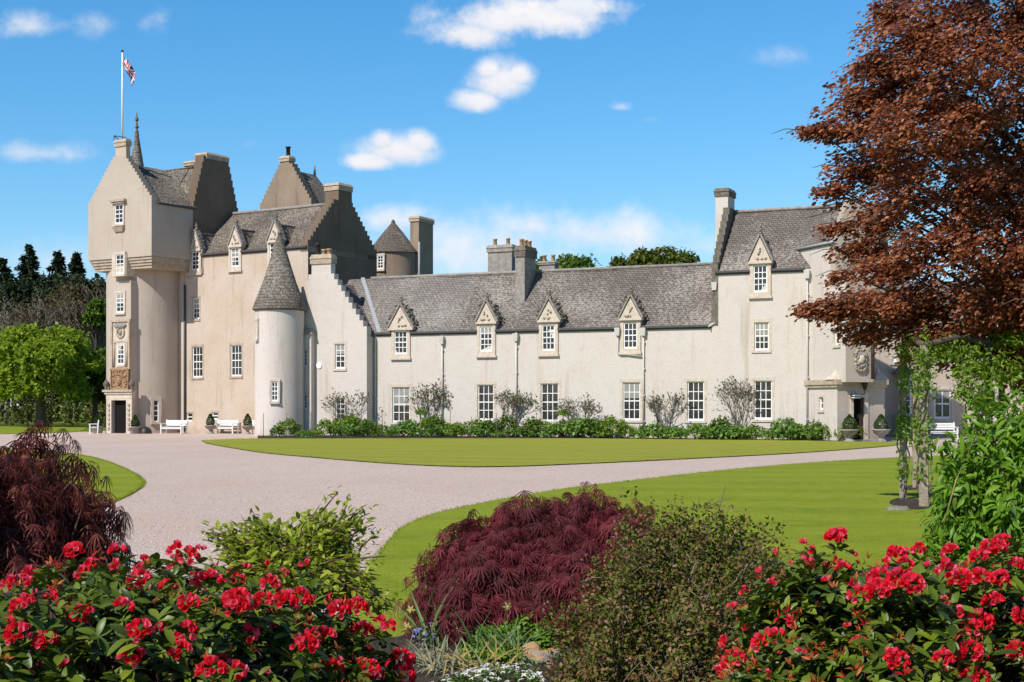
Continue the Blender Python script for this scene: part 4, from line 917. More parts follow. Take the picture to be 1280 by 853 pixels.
CARD = ([(0, 0, 0), (.33, .42, .07), (0, 1, -.1), (-.33, .42, .07)], [(0, 1, 2, 3)])
OVAL = blade((.02, .14, .205, .22, .185, .11, .012), .25, .14)
LONGLEAF = blade((.02, .1, .145, .15, .125, .08, .01), .32, .2)
STRAP = blade((.03, .035, .03, .02, .004), .55, .3)
FERN = merge([turned(blade((.008, .042, .034, .004), .5, .2), a, 0, s) for a, s in ((-1.25, .62), (-.8, .8), (-.4, .95), (0, 1), (.4, .95), (.8, .8), (1.25, .62))])
ROSE = blade((.03, .12, .18, .2, .195, .15, .05), .28, .14)
ROSETTE = merge([turned(ROSE, k * 1.13 + .3 * (k % 2), (.1, .75, -.1, .5, .9, .25)[k % 6], .8 + .3 * ((k * 7) % 3) / 2, (0, 0, 0), (.3, -.4, .1, .5, -.2, 0)[k % 6]) for k in range(6)])

class Lumps:
    """Union of ellipsoids; gives points and outward normals on or near its surface."""
    def __init__(s, L, seed=0): s.c = np.array([q[:3] for q in L], float); s.r = np.array([q[3:6] for q in L], float); s.seed = seed
    def sample(s, n, inner=.8, lump=.2, zmin=.05, power=.5, rng=None, keep_in=.82, floor=-.35):
        rng = rng or np.random.default_rng(s.seed + 3); out = []; outn = []; tot = 0
        w = (s.r[:, 0] * s.r[:, 1] + s.r[:, 0] * s.r[:, 2] + s.r[:, 1] * s.r[:, 2]); w = w / w.sum()
        for _ in range(20):
            m = int(n * 2.5) + 50; k = rng.choice(len(w), m, p=w); d = nrmz(rng.normal(size=(m, 3)))
            d = d[:, :]; ok = d[:, 2] > floor; k, d = k[ok], d[ok]
            ph = s.seed * 1.7 + k * 2.3
            g = np.sin(d[:, 0] * 5.1 + ph) * np.sin(d[:, 1] * 4.7 + ph * 1.3) + .6 * np.sin(d[:, 2] * 8.3 + d[:, 0] * 7 + ph) * np.sin(d[:, 1] * 9.1 - ph) + .35 * np.sin(d[:, 0] * 17 + ph) * np.sin(d[:, 2] * 15 + d[:, 1] * 13)
            rad = (1 + lump * .5 * g) * (inner + (1 - inner) * rng.random(len(k)) ** power)
            p = s.c[k] + d * s.r[k] * rad[:, None]; nn = nrmz(d / s.r[k])
            inside = np.zeros(len(p), bool)
            for j in range(len(s.c)):
                q = np.linalg.norm((p - s.c[j]) / s.r[j], axis=1); inside |= (q < keep_in) & (k != j)
            ok = ~inside & (p[:, 2] > zmin); out.append(p[ok]); outn.append(nn[ok]); tot += ok.sum()
            if tot >= n: break
        return np.concatenate(out)[:n], np.concatenate(outn)[:n]
def jit(n, s, rng): return rng.normal(size=(n, 3)) * s
UP = np.array([0, 0, 1.0])
def foliage(L, tmpl, p, n, size, mat, rng, droop=0.0, spread=.6, upb=.6, var=.3, reverse=False):
    N = len(p); ax = nrmz(n * .5 + jit(N, spread, rng) + UP * -droop)
    up = nrmz(n * .5 + UP * upb + jit(N, .35, rng)); L.add(tmpl, p, ax, up, size * (1 + var * (rng.random(N) - .5) * 2), mat)

M['stone_mossy'] = stone('mossy_stone', (.24, .22, .16), (.12, .12, .07), 9, .8)
M['timber'] = stone('weathered_timber', (.34, .28, .21), (.2, .155, .11), 7, .8)
M['bark'] = stone('grey_bark', (.13, .105, .08), (.06, .048, .037), 5, 1.0)
M['bark_red'] = stone('reddish_bark', (.1, .055, .04), (.04, .025, .02), 8, .8)
M['twig'] = stone('pale_twig', (.2, .165, .125), (.1, .08, .06), 9, .4)
M['twig_grey'] = stone('grey_twig', (.3, .26, .23), (.17, .14, .12), 9, .4)
M['beech'] = leafm('copper_leaves', [(.085, .018, .012), (.19, .046, .018), (.28, .085, .028), (.40, .17, .075)], .36, .42, .4)
M['green_bright'] = leafm('spring_leaves', [(.12, .19, .01), (.2, .29, .014), (.29, .36, .03)], .4, .55, .3)
M['green_mid'] = leafm('mid_green_leaves', [(.045, .10, .01), (.08, .15, .014), (.12, .19, .02)], .3, .5, .3)
M['green_dark'] = leafm('dark_needles', [(.016, .03, .014), (.028, .046, .02), (.045, .062, .024)], .1, .7, .2)
M['green_border'] = leafm('border_leaves', [(.06, .14, .014), (.11, .22, .024), (.18, .29, .04), (.15, .24, .08)], .25, .5, .35)
M['brown_leaf'] = leafm('brown_buds', [(.06, .04, .02), (.1, .07, .03), (.08, .085, .03)], .2, .7, .2)
M['vine'] = leafm('vine_leaves', [(.08, .15, .01), (.14, .23, .014), (.2, .3, .025)], .4, .45, .4)
M['shrub_big'] = leafm('glossy_green_leaves', [(.07, .16, .008), (.12, .24, .012), (.18, .31, .02)], .34, .45, .3)
M['maple'] = leafm('dark_red_maple_leaves', [(.06, .009, .014), (.125, .017, .026), (.20, .032, .044), (.28, .06, .065)], .36, .55, .12, 2.6, (.1, .03, .03))
M['maple_brown'] = leafm('brown_red_maple_leaves', [(.05, .012, .012), (.10, .02, .018), (.16, .035, .028), (.22, .07, .05)], .32, .5, .15)
M['rhodo'] = leafm('rhododendron_leaves', [(.026, .046, .005), (.052, .084, .006), (.085, .125, .009), (.12, .155, .016)], .1, .42, .32)
M['rhodo_light'] = leafm('young_rhododendron_leaves', [(.07, .11, .006), (.115, .165, .009), (.17, .215, .016)], .15, .42, .32)
M['petal'] = leafm('crimson_petals', [(.6, .006, .016), (.78, .015, .035), (.88, .04, .065)], .42, .6, .12)
M['petal_pink'] = leafm('pink_lit_petals', [(.82, .02, .055), (.9, .08, .14), (.92, .22, .28)], .42, .6, .12)
M['bud'] = leafm('faded_orange_buds', [(.3, .03, .018), (.45, .09, .025), (.5, .17, .04)], .25, .6, .3)
M['olive'] = leafm('olive_leaves', [(.045, .062, .008), (.085, .11, .012), (.14, .155, .022)], .22, .6, .2)
M['olive_brown'] = leafm('bronze_leaves', [(.13, .06, .022), (.2, .1, .04), (.26, .17, .085)], .22, .6, .3)
M['twiggy'] = leafm('yellow_green_leaves', [(.15, .19, .01), (.25, .31, .018), (.36, .40, .05)], .4, .5, .3)
M['white_petal'] = leafm('white_petals', [(.62, .6, .55), (.75, .74, .7)], .2, .6, .2)
M['yellow_petal'] = leafm('yellow_petals', [(.6, .5, .12), (.7, .62, .25)], .2, .6, .2)
M['blue_petal'] = leafm('blue_petals', [(.13, .14, .45), (.22, .24, .6)], .2, .6, .2)
M['strap'] = leafm('strap_leaves', [(.06, .12, .03), (.1, .17, .04), (.16, .2, .08)], .2, .5, .3)
M['straw'] = leafm('straw_leaves', [(.3, .2, .06), (.42, .32, .11), (.25, .24, .06)], .2, .6, .2)
M['silver'] = leafm('silver_leaves', [(.16, .18, .11), (.25, .26, .17), (.2, .17, .12)], .15, .6, .2)
M['lime'] = leafm('lime_ground_leaves', [(.08, .18, .01), (.13, .25, .015), (.18, .28, .03)], .25, .5, .3)

def limb(mb, a, b, r0, r1, mat, bend=.15, n=6, seed=0, seg=7):
    r = random.Random(seed); a, b = Vector(a), Vector(b); L = (b - a).length; o = Vector((r.uniform(-1, 1), r.uniform(-1, 1), r.uniform(-.2, .8))) * L * bend
    mb.tube([a.lerp(b, t) + o * math.sin(math.pi * t) for t in [i / n for i in range(n + 1)]], [r0 + (r1 - r0) * i / n for i in range(n + 1)], mat, seg)
def branchy(mb, p, d, ln, r, depth, rnd, mat, tips=None, spread=.55, up=.12, kids=(2, 3), shrink=.72):
    q = p + d * ln; mid = p.lerp(q, .5) + Vector((rnd.uniform(-1, 1), rnd.uniform(-1, 1), rnd.uniform(-1, 1))) * ln * .06
    mb.tube([p, mid, q], [r, r * .85, r * .68], mat, 5 if depth < 3 else 6)
    if depth <= 0:
        if tips is not None: tips.append(q)
        return
    for k in range(rnd.randint(*kids)):
        nd_ = (d + Vector((rnd.gauss(0, spread), rnd.gauss(0, spread), rnd.gauss(up, spread * .7)))).normalized()
        branchy(mb, mid.lerp(q, rnd.uniform(.5, 1)), nd_, ln * shrink * rnd.uniform(.8, 1.15), r * .62, depth - 1, rnd, mat, tips, spread, up, kids, shrink)

# ------------------------------------------------------------------ trees far behind
def broad_tree(px, ytop, D, rpx, label, mat, n=5000, leaf=.42, bark='bark', lumps=None, group=None, name='broadleaf_tree', trunk_h=.32, seed=1, ycrown=None, gap=.55):
    b = at(px, HY, D); b.z = 0; s = D / F; H = CH + (HY - ytop) * s; R = rpx * s; z0 = CH + (HY - ycrown) * s if ycrown else H * trunk_h
    t = thing(name, label, 'tree', b, group); rnd = random.Random(seed); rng = np.random.default_rng(seed)
    hz = (H - z0) / 2; c = Vector((b.x, b.y, z0 + hz)); L = [(c.x, c.y, c.z - hz * .1, R * .7, R * .7, hz * .82)]
    m = MB(); limb(m, b - Vector((0, 0, .2)), c, R * .075 + .12, R * .04 + .05, bark, .04, 8, seed, 9)
    for k in range(16):
        a = k * 2.4 + rnd.random(); h = rnd.uniform(-.8, .74); q = math.sqrt(1 - min(.99, h * h)) * rnd.uniform(.5, .68)
        e = c + Vector((math.cos(a) * R * q, math.sin(a) * R * q, h * hz * .72)); L.append((e.x, e.y, e.z, R * rnd.uniform(.3, .46), R * rnd.uniform(.3, .46), hz * rnd.uniform(.24, .38)))
        limb(m, b.lerp(c, rnd.uniform(.55, .95)), e, R * .035 + .04, .03, bark, .1, 5, seed + k, 5)
    m.build('trunk', t)
    lp = Lumps(L, seed); p, nn = lp.sample(n, .7, .5, .4, .45, rng, .75); keep = rng.random(len(p)) < np.where(nn[:, 2] > -.2, 1, .7); p, nn = p[keep], nn[keep]
    f = Leaves(); foliage(f, CARD, p, nn, leaf, mat, rng, .15, .7, .5, .35); f.build('crown', t); return t
def conifer(px, ytop, D, wpx, label, seed, group=None, n=2600):
    b = at(px, HY, D); b.z = 0; s = D / F; H = CH + (HY - ytop) * s; R = wpx * s; rng = np.random.default_rng(seed); rnd = random.Random(seed)
    t = thing('conifer', label, 'tree', b, group); m = MB(); m.tube([b, b + Vector((0, 0, H * .6)), b + Vector((0, 0, H))], [.32, .18, .03], 'bark', 7); m.build('trunk', t)
    f = Leaves(); P = []; A_ = []
    tiers = 30
    for i in range(tiers):
        q = (i + .5) / tiers; z = H * (.22 + .8 * q); rr = R * (1 - q) ** .95 * rnd.uniform(.7, 1.3) + .05
        for k in range(int(6 + 5 * (1 - q))):
            a = rnd.uniform(0, 6.283); ln = rr * rnd.uniform(.6, 1.1); d = np.array([math.cos(a), math.sin(a), 0]); cnt = int(n / tiers / 7)
            u = rng.random(cnt) ** .7; P.append(np.array([b.x, b.y, z]) + d * (u * ln)[:, None] + UP * (-.28 * ln * u ** 1.5 + rng.normal(0, .1, cnt))[:, None] + rng.normal(0, .16, (cnt, 3)) * (1.5 - q))
            A_.append(np.broadcast_to(d, (cnt, 3)) + rng.normal(0, .5, (cnt, 3)) - UP * .2)
    P = np.concatenate(P); f.add(CARD, P, np.concatenate(A_), np.broadcast_to(UP, P.shape) + rng.normal(0, .3, P.shape), .42 * (.7 + .6 * rng.random(len(P))), 'green_dark'); f.build('crown', t); return t
def bare_tree(px, ytop, D, rpx, label, seed, mat='twig', budmat='brown_leaf', n=1500, group=None, name='bare_tree'):
    b = at(px, HY, D); b.z = 0; s = D / F; H = CH + (HY - ytop) * s; t = thing(name, label, 'tree', b, group); rnd = random.Random(seed); rng = np.random.default_rng(seed)
    m = MB(); tips = []; m.tube([b, b + Vector((.2, 0, H * .35))], [.3, .2], mat, 7)
    for k in range(5):
        a = k * 1.3 + rnd.random(); branchy(m, b + Vector((.2, 0, H * (.25 + .03 * k))), Vector((math.cos(a) * .45, math.sin(a) * .45, 1)).normalized(), H * .27, .13, 4, rnd, mat, tips, .36, .2, (2, 3), .68)
    m.build('trunk', t)
    if n:
        T = np.array([list(q) for q in tips]); i = rng.integers(0, len(T), n); p = T[i] + rng.normal(0, .5, (n, 3)); f = Leaves(); foliage(f, CARD, p, rng.normal(size=(n, 3)), .26, budmat, rng, 0, .8, .3); f.build('crown', t)
    return t
broad_tree(52, 398, 128, 72, 'bright green spreading tree on the lawn before the dark wood', 'green_bright', 12000, .42, seed=3, ycrown=522)
broad_tree(118, 428, 133, 34, 'green tree tucked between the spreading tree and the round tower', 'green_mid', 5000, .42, seed=5, ycrown=520)
broad_tree(-28, 405, 131, 48, 'bright green tree half cut off by the frame, beyond the lawn', 'green_bright', 6000, .42, seed=9, ycrown=520)
broad_tree(121, 372, 150, 17, 'small fresh green round tree seen just beside the corbelled tower', 'green_mid', 1500, .45, seed=6, ycrown=420)
broad_tree(88, 352, 158, 32, 'russet brown tree standing in the wood under the conifers', 'brown_leaf', 5000, .4, seed=8, ycrown=430)
for i, (x, y, D, w, lb) in enumerate(((37, 311, 178, 74, 'tallest pointed dark conifer on the skyline of the wood'), (72, 319, 182, 66, 'dark conifer on the skyline, second tallest in the wood'), (96, 321, 180, 60, 'dark conifer on the skyline nearest the tower'), (4, 328, 176, 66, 'dark conifer at the edge of the picture above the wood'))):
    conifer(x, y, D, w, lb, 60 + i, None, 13000)
for i, (x, y, w) in enumerate(((20, 336, 28), (54, 332, 30), (84, 335, 27), (108, 333, 24), (124, 334, 20), (-8, 336, 30))):
    broad_tree(x, y, 170, w, 'dark evergreen tree in the wood below the skyline conifers', 'green_dark', 4200, .5, seed=90 + i, ycrown=470, group='dark evergreens of the wood', name='evergreen_tree')
for i, (x, y, w) in enumerate(((8, 372, 16), (26, 380, 14), (45, 372, 14), (112, 352, 15), (126, 350, 12), (62, 385, 12))):
    bare_tree(x, y, 152, w, 'pale bare-branched tree against the dark wood', 110 + i, 'twig_grey' if i < 3 else 'twig', 'brown_leaf', 500, 'bare trees at the edge of the wood')
for i, (x, y, D, r, mt, lb) in enumerate(((722, 313, 150, 34, 'green_mid', 'fresh green tree rising behind the wing roof beside the small chimney'), (772, 317, 152, 13, 'olive', 'small olive tree rising behind the wing roof between two larger crowns'), (806, 305, 150, 22, 'olive', 'dark olive tree rising behind the middle of the wing roof'), (846, 302, 151, 32, 'olive', 'broad dark tree rising behind the wing roof next to the end house'), (678, 318, 153, 10, 'green_mid', 'small green treetop peeping up between the wing chimneys'))):
    broad_tree(x, y, D, r, lb, mt, 2600 if r > 20 else 1200, .42, seed=130 + i, ycrown=380)
# understorey of the far wood: one dense mass behind the trees one can tell apart
lp = Lumps([(x, 205 + random.Random(int(x)).uniform(-4, 4), 4, 8, 5, random.Random(int(x) + 5).uniform(6, 14)) for x in range(-110, -44, 6)], 4)
f = Leaves(); p, nn = lp.sample(16000, .8, .4, .1); foliage(f, CARD, p, nn, .75, 'green_dark', np.random.default_rng(5), .1, .7, .4); o = f.build('undergrowth', None, (-75, 205, 0)); o['kind'] = 'stuff'
lp = Lumps([(x, 141 + (x % 5), 1.2, 4, 2.5, 2.0 + (x % 3) * .7) for x in range(-76, -36, 3)], 6)
f = Leaves(); p, nn = lp.sample(16000, .8, .4, .05); foliage(f, CARD, p, nn, .36, 'olive', np.random.default_rng(6), .1, .7, .4); o = f.build('hedgerow', None, (-55, 142, 0)); o['kind'] = 'stuff'

# ------------------------------------------------------------------ copper beech
BD = 27.5; bs = BD / F
tb = at(1352, HY, BD + 1.5); tb.z = 0
beech = thing('copper_beech', 'large copper beech with red brown leaves overhanging the end of the house', 'tree', tb)
boughs = [(1215, 10, 115, 70, 0), (1140, 46, 70, 44, -.6), (1120, 105, 82, 42, .4), (1225, 95, 110, 62, -1), (1088, 150, 70, 32, .2), (1155, 162, 90, 42, -1.2), (1240, 175, 110, 60, .8), (1100, 208, 72, 36, .9), (1180, 238, 85, 46, -.8), (1255, 262, 100, 60, 0),
          (1112, 270, 56, 34, .5), (1195, 312, 84, 44, -1), (1122, 335, 52, 26, -.4), (1078, 382, 58, 20, -.8), (1130, 388, 66, 32, .4), (1200, 388, 88, 46, -.4), (1270, 370, 80, 66, .6), (1150, 425, 58, 22, -.2), (1235, 435, 74, 38, .9), (1300, 60, 90, 84, 0), (1320, 220, 90, 84, 1), (1330, 340, 80, 84, -1), (1290, 440, 60, 50, .3), (1085, 118, 36, 14, 0), (1050, 165, 34, 10, .3), (1056, 215, 34, 14, .5), (1042, 388, 32, 8, -.5),
          (1080, 415, 38, 12, -.3), (1066, 250, 30, 14, .6), (1080, 310, 36, 14, .4), (1112, 18, 28, 18, .2), (1096, 82, 30, 14, .1), (1020, 162, 24, 4, .3), (1022, 383, 24, 4, -.5), (1040, 236, 20, 4, .3), (1068, 78, 22, 6, .2), (1062, 345, 26, 7, .1), (1045, 285, 16, 4, .4),
          (1395, 40, 90, 80, .6), (1440, 150, 100, 70, -.6), (1450, 270, 100, 70, .5), (1420, 380, 90, 60, -.5), (1350, -60, 110, 70, .3), (1260, -65, 90, 50, -.4), (1360, 130, 80, 80, 1.2), (1370, 300, 80, 80, 1.3)]
m = MB(); m.tube([tb - Vector((0, 0, .3)), tb + Vector((-.1, 0, 3)), tb + Vector((-.25, 0, 6)), tb + Vector((-.1, .1, 10))], [.5, .42, .34, .15], 'bark', 12); m.build('trunk', beech)
m = MB(); P = []; AX = []; rng = np.random.default_rng(42); rnd = random.Random(42)
for i, (px, py, rx, ry, dy) in enumerate(boughs):
    c = at(px, py, BD + dy); a = Vector((tb.x - .15, tb.y, max(2.0, c.z - 1.6 - .25 * abs(c.x - tb.x))))
    limb(m, a, c, .05, .012, 'bark', .1, 8, i, 6)
    rxm, rym = rx * bs, ry * bs; nt_ = int(26 + 290 * rxm * rym)
    for k in range(nt_):
        d = nrmz(rng.normal(size=3)); q = rng.random() ** .42; o = np.array([c.x, c.y, c.z]) + d * np.array([rxm, min(1.5, rxm * .75), rym]) * q
        # twig: a little flat spray, pointing outwards and drooping at its end
        if math.sin(o[0] * 2.9 + o[2] * 1.3 + i) * math.sin(o[2] * 3.7 - o[0] * 1.1 + o[1] * 1.9) > .5: continue      # openings in the crown
        out = nrmz(np.array([o[0] - tb.x, (o[1] - tb.y) * .7, 0.15 * d[2]]) + rng.normal(0, .7, 3) * np.array([1, 1, .6])); ln = rng.uniform(.3, .62); nl = int(rng.integers(9, 19))
        u = rng.random(nl); side = nrmz(np.cross(out, UP)); 
        pp = o + out * ((u - .55) * ln)[:, None] + side * (rng.normal(0, .075, nl))[:, None] + UP * (-.22 * ln * u ** 2 + rng.normal(0, .06, nl))[:, None]
        P.append(pp); AX.append(out + side * rng.normal(0, .8, nl)[:, None] + rng.normal(0, .25, (nl, 3)) - UP * .3)
        if k % 14 == 0: e = o + out * ln; m.tube([Vector(o - out * .35), Vector(o + out * ln * .5), Vector(e - UP * .2 * ln)], [.012, .008, .004], 'bark', 4)
m.build('limb', beech)
P = np.concatenate(P); AX = np.concatenate(AX); f = Leaves()
f.add(blade((.04, .27, .3, .03), .2, .2), P, AX, np.broadcast_to(UP + np.array([-.25, -.35, 0]), P.shape) + rng.normal(0, .75, P.shape), 0.092 * (.6 + .7 * rng.random(len(P))), 'beech'); f.build('crown', beech)

# ------------------------------------------------------------------ rose arch and climber
ar = thing('rose_pergola', 'weathered timber pergola posts carrying a leafy climber on the lawn', 'pergola', gp(1146, 632))
posts = [(1129, 626, 8.5), (1155, 636, 11.5), (1145, 612, 8)]
tops = []
for px, y, w in posts:
    b = gp(px, y); s = b.y / F; top = CH + (HY - 432) * s; m = MB(); r = w * s * .5
    fr = Frame(20, b); u = fr.u(px); m.hexa([fr.W(u - r, -r, -.1), fr.W(u + r, -r, -.1), fr.W(u + r, r, -.1), fr.W(u - r, r, -.1), fr.W(u - r * .8, -r * .8, top), fr.W(u + r * .8, -r * .8, top), fr.W(u + r * .8, r * .8, top), fr.W(u - r * .8, r * .8, top)], 'timber'); m.build('post', ar); tops.append(Vector((b.x, b.y, top)))
far_posts = [gp(1236, 632), gp(1252, 612)]
for b in far_posts:
    m = MB(); m.tube([b - Vector((0, 0, .1)), b + Vector((0, 0, tops[0].z))], [.08, .07], 'bark', 8); m.build('post', ar); tops.append(b + Vector((0, 0, tops[0].z)))
for i, j in ((0, 2), (1, 3), (2, 4), (0, 1), (3, 4)):
    m = MB(); m.tube([tops[i], tops[i].lerp(tops[j], .5) + Vector((0, 0, .12)), tops[j]], [.06, .06, .06], 'bark', 6); m.build('beam', ar)
cl = thing('climbing_plant', 'bright green climber wound round the pergola posts and over its top', 'climber', gp(1152, 637))
rnd = random.Random(5)
for px, y, w in posts:
    m = MB()
    for k in range(2):
        b = gp(px, y); r = w * b.y / F * .5 + .03; ph = k * 3.0 + px; H = 2.9
        m.tube([b + Vector((math.cos(ph + t * 4) * r, math.sin(ph + t * 4) * r, t * H)) + Vector((rnd.uniform(-.04, .04), 0, 0)) for t in [i / 16 for i in range(17)]], [.016] * 17, 'twig', 5)
    m.build('stem', cl)
def vl(px, py, D, rx, ry, rd=.4): c = at(px, py, D); return (c.x, c.y, c.z, rx * D / F, rd, ry * D / F)
lp = Lumps([vl(1132, 475, 27.5, 10, 55, .25), vl(1156, 480, 25.8, 12, 60, .25), vl(1150, 440, 27, 28, 20, .5), vl(1185, 445, 26.5, 30, 22, .45), vl(1215, 460, 26.5, 24, 34, .4), vl(1230, 505, 26, 20, 40, .35), vl(1262, 428, 27, 30, 18, .5), vl(1205, 490, 26, 14, 36, .3), vl(1130, 540, 28, 10, 34, .25), vl(1153, 548, 26, 12, 40, .25), vl(1128, 590, 28, 7, 25, .18), vl(1150, 600, 26, 7, 26, .18), vl(1255, 470, 26.5, 25, 30, .4)], 11)
rng = np.random.default_rng(11); p, nn = lp.sample(3100, .45, .6, .5, .6, rng, .7); f = Leaves(); foliage(f, OVAL, p, nn, .085, 'vine', rng, .35, .7, .4, .4)
p, nn = lp.sample(1500, .3, 1.6, .5, .4, np.random.default_rng(12), .5); foliage(f, OVAL, p, nn, .085, 'vine', rng, .35, .8, .4, .4); f.build('foliage', cl)
m = MB()
m.blob(gp(1121, 638.5, .03), .2, 'stone_mossy', 3, .5, 16, 10, (1.25, .6, .42))
o = m.build('edging_stone'); tag(o, 'low grey edging stone lying on the lawn at the foot of the pergola post', 'stone')
sheet('soil_patch', spline([gp(*q) for q in ((1112, 630), (1128, 625), (1160, 630), (1166, 635), (1150, 640), (1120, 636))], 6, True), .047, 'soil')
sheet('soil_patch', spline([gp(*q) for q in ((1128, 612), (1142, 609), (1160, 611), (1150, 614), (1135, 615))], 6, True), .047, 'soil')

# ------------------------------------------------------------------ border along the house
def clump_tree(name, label, cat, mats, n, leaf, seed, R, H, tmpl=CARD):
    t = thing(name, label, cat, (0, 0, 0)); rng = np.random.default_rng(seed); rnd = random.Random(seed)
    lp = Lumps([(rnd.uniform(-.45, .45) * R, rnd.uniform(-.3, .3) * R, H * rnd.uniform(.25, .55), R * rnd.uniform(.5, .75), R * rnd.uniform(.45, .6), H * rnd.uniform(.3, .5)) for _ in range(5)], seed)
    f = Leaves(); p, nn = lp.sample(n, .55, .5, .02, .5, rng, .7); foliage(f, tmpl, p, nn, leaf, mats, rng, .2, .7, .5, .4); f.build('foliage', t); return t
protos = [clump_tree('border_plant', 'leafy green perennial clump in the border below the white house wall', 'plant', mt, 420, .2, 200 + i, 1.0, h, tm) for i, (mt, h, tm) in enumerate((('green_border', 1.3, CARD), ('green_border', 1.0, OVAL), ('green_mid', 1.45, CARD), ('green_border', .85, CARD), ('vine', 1.2, CARD)))]
for q in protos: q['group'] = 'perennial clumps along the house border'
rnd = random.Random(77); used = [0] * 5; k = 0
def place(proto_i, p, sc):
    o = protos[proto_i]
    if used[proto_i] == 0: o.location = p; o.rotation_euler = (0, 0, 1); o.scale = (sc,) * 3
    else: copy_tree(o, None, p, (0, 0, rnd.uniform(0, 6.28)), None, sc)
    used[proto_i] += 1
x = 346.0
while x < 1066:
    p = gp(x, 547.3 + rnd.uniform(-.3, .8) + (3.8 if x > 1008 else 0)); place(rnd.randrange(5), Vector((p.x, p.y, .05)), rnd.choice((.42, .55, .66, .8, .95)) * rnd.uniform(.9, 1.1))
    if rnd.random() < .95 and 400 < x < 1005:
        p2 = Wf.W(Wf.u(x + rnd.uniform(-8, 8), -1.2), -1.2, .05); place(rnd.randrange(5), p2, rnd.uniform(.6, 1.05))
    x += rnd.uniform(9, 17)
for x, y in ((1026, 551.4), (1037, 552), (1047, 551.7), (1056, 552.2), (1064, 551.8)):
    p = gp(x, y); place(rnd.randrange(5), Vector((p.x, p.y, .05)), rnd.uniform(.55, .85))
cane = None
for k in range(26):
    x = 335 + k * 28 + rnd.uniform(-10, 10); p = gp(x, 548); p.z = .05; H = rnd.uniform(1.1, 1.7)
    if cane is None:
        m = MB(); m.tube([p, p + Vector((.02, 0, 1.4))], [.022, .018], 'twig', 6); cane = m.build('garden_cane'); tag(cane, 'thin wooden cane standing among the border plants', 'cane', 'canes in the house border')
    else: c = cane.copy(); coll.objects.link(c); c.location = p; c.scale = (1, 1, H / 1.4); c.rotation_euler = (rnd.uniform(-.06, .06), rnd.uniform(-.06, .06), rnd.uniform(0, 6))
def wall_shrub(px, y0, y1, w, label, seed, fr=Wf, v=-.35, n=420, green=.2):
    b = fr.W(fr.u(px, v), v, .05); s = b.y / F; H = CH + (HY - y0) * s; t = thing('wall_shrub', label, 'shrub', b); rnd = random.Random(seed); rng = np.random.default_rng(seed); m = MB(); tips = []
    for k in range(6):
        a = rnd.uniform(-.5, .5); br = MB(); d = Vector((a, rnd.uniform(-.1, .05), 1)).normalized(); branchy(m, b + Vector((rnd.uniform(-.15, .15), 0, 0)), d, H * .36, .03, 4, rnd, 'twig', tips, .34, .12, (2, 3), .7)
    m.v = [Vector((q.x, min(max(q.y, b.y - .5), b.y + .3 - (q.x - b.x) * .45), q.z)) for q in m.v]; m.build('branch', t)
    T = np.array([list(q) for q in tips]); i = rng.integers(0, len(T), n); p = T[i] + rng.normal(0, .16, (n, 3)) * np.array([1, .5, 1]); p[:, 1] = np.minimum(p[:, 1], b.y + .25 - (p[:, 0] - b.x) * .45)
    f = Leaves(); k = int(n * green); foliage(f, CARD, p[:k], rng.normal(size=(k, 3)), .15, 'green_mid', rng, .1, .8, .4); foliage(f, CARD, p[k:], rng.normal(size=(n - k, 3)), .14, 'wallshrub', rng, .1, .8, .4); f.build('foliage', t)
M['wallshrub'] = leafm('dull_wall_shrub_leaves', [(.1, .085, .06), (.15, .12, .09), (.12, .125, .06)], .2, .6, .3)
for i, (px, y0, w, fr, v, n, lb) in enumerate(((437, 484, 18, Wf, vG - .3, 420, 'thin twiggy wall shrub beside the lower window of the gabled end'), (533, 478, 24, Wf, -.3, 900, 'fullest grey-leaved wall shrub, beside the first tall window of the long wing'), (637, 482, 24, Wf, -.3, 700, 'grey twiggy wall shrub between two drainpiped windows of the wing'), (725, 496, 20, Wf, -.3, 480, 'low brown wall shrub between the middle windows of the wing'), (828, 486, 26, Wf, -.3, 420, 'sparse wall shrub beside the window with the bent drainpipe'), (922, 474, 26, Wf, -.4, 520, 'tall thin wall shrub beside the ground window of the end house'))):
    wall_shrub(px, y0, 530, w, lb, 300 + i, fr, v, int(n * .5))
def standard(px, y, label, seed):
    p = gp(px, 548.5); p.z = .05; s = p.y / F; H = CH + (HY - y) * s; t = thing('standard_tree', label, 'small tree', p); m = MB(); m.tube([p, p + Vector((0, 0, H))], [.025, .02], 'twig', 6); m.build('stem', t)
    lp = Lumps([(p.x, p.y, H, .3, .3, .22), (p.x + .15, p.y, H - .05, .2, .2, .15)], seed); f = Leaves(); q, nn = lp.sample(220, .4, .4); foliage(f, CARD, q, nn, .12, 'vine', np.random.default_rng(seed), .1); f.build('crown', t)
standard(526, 516, 'small round-headed standard bush in the border under the first tall window', 1); standard(704, 517, 'small round-headed standard bush in the border under the middle window', 2); standard(814, 513, 'small round-headed standard bush in the border near the bent drainpipe', 3)

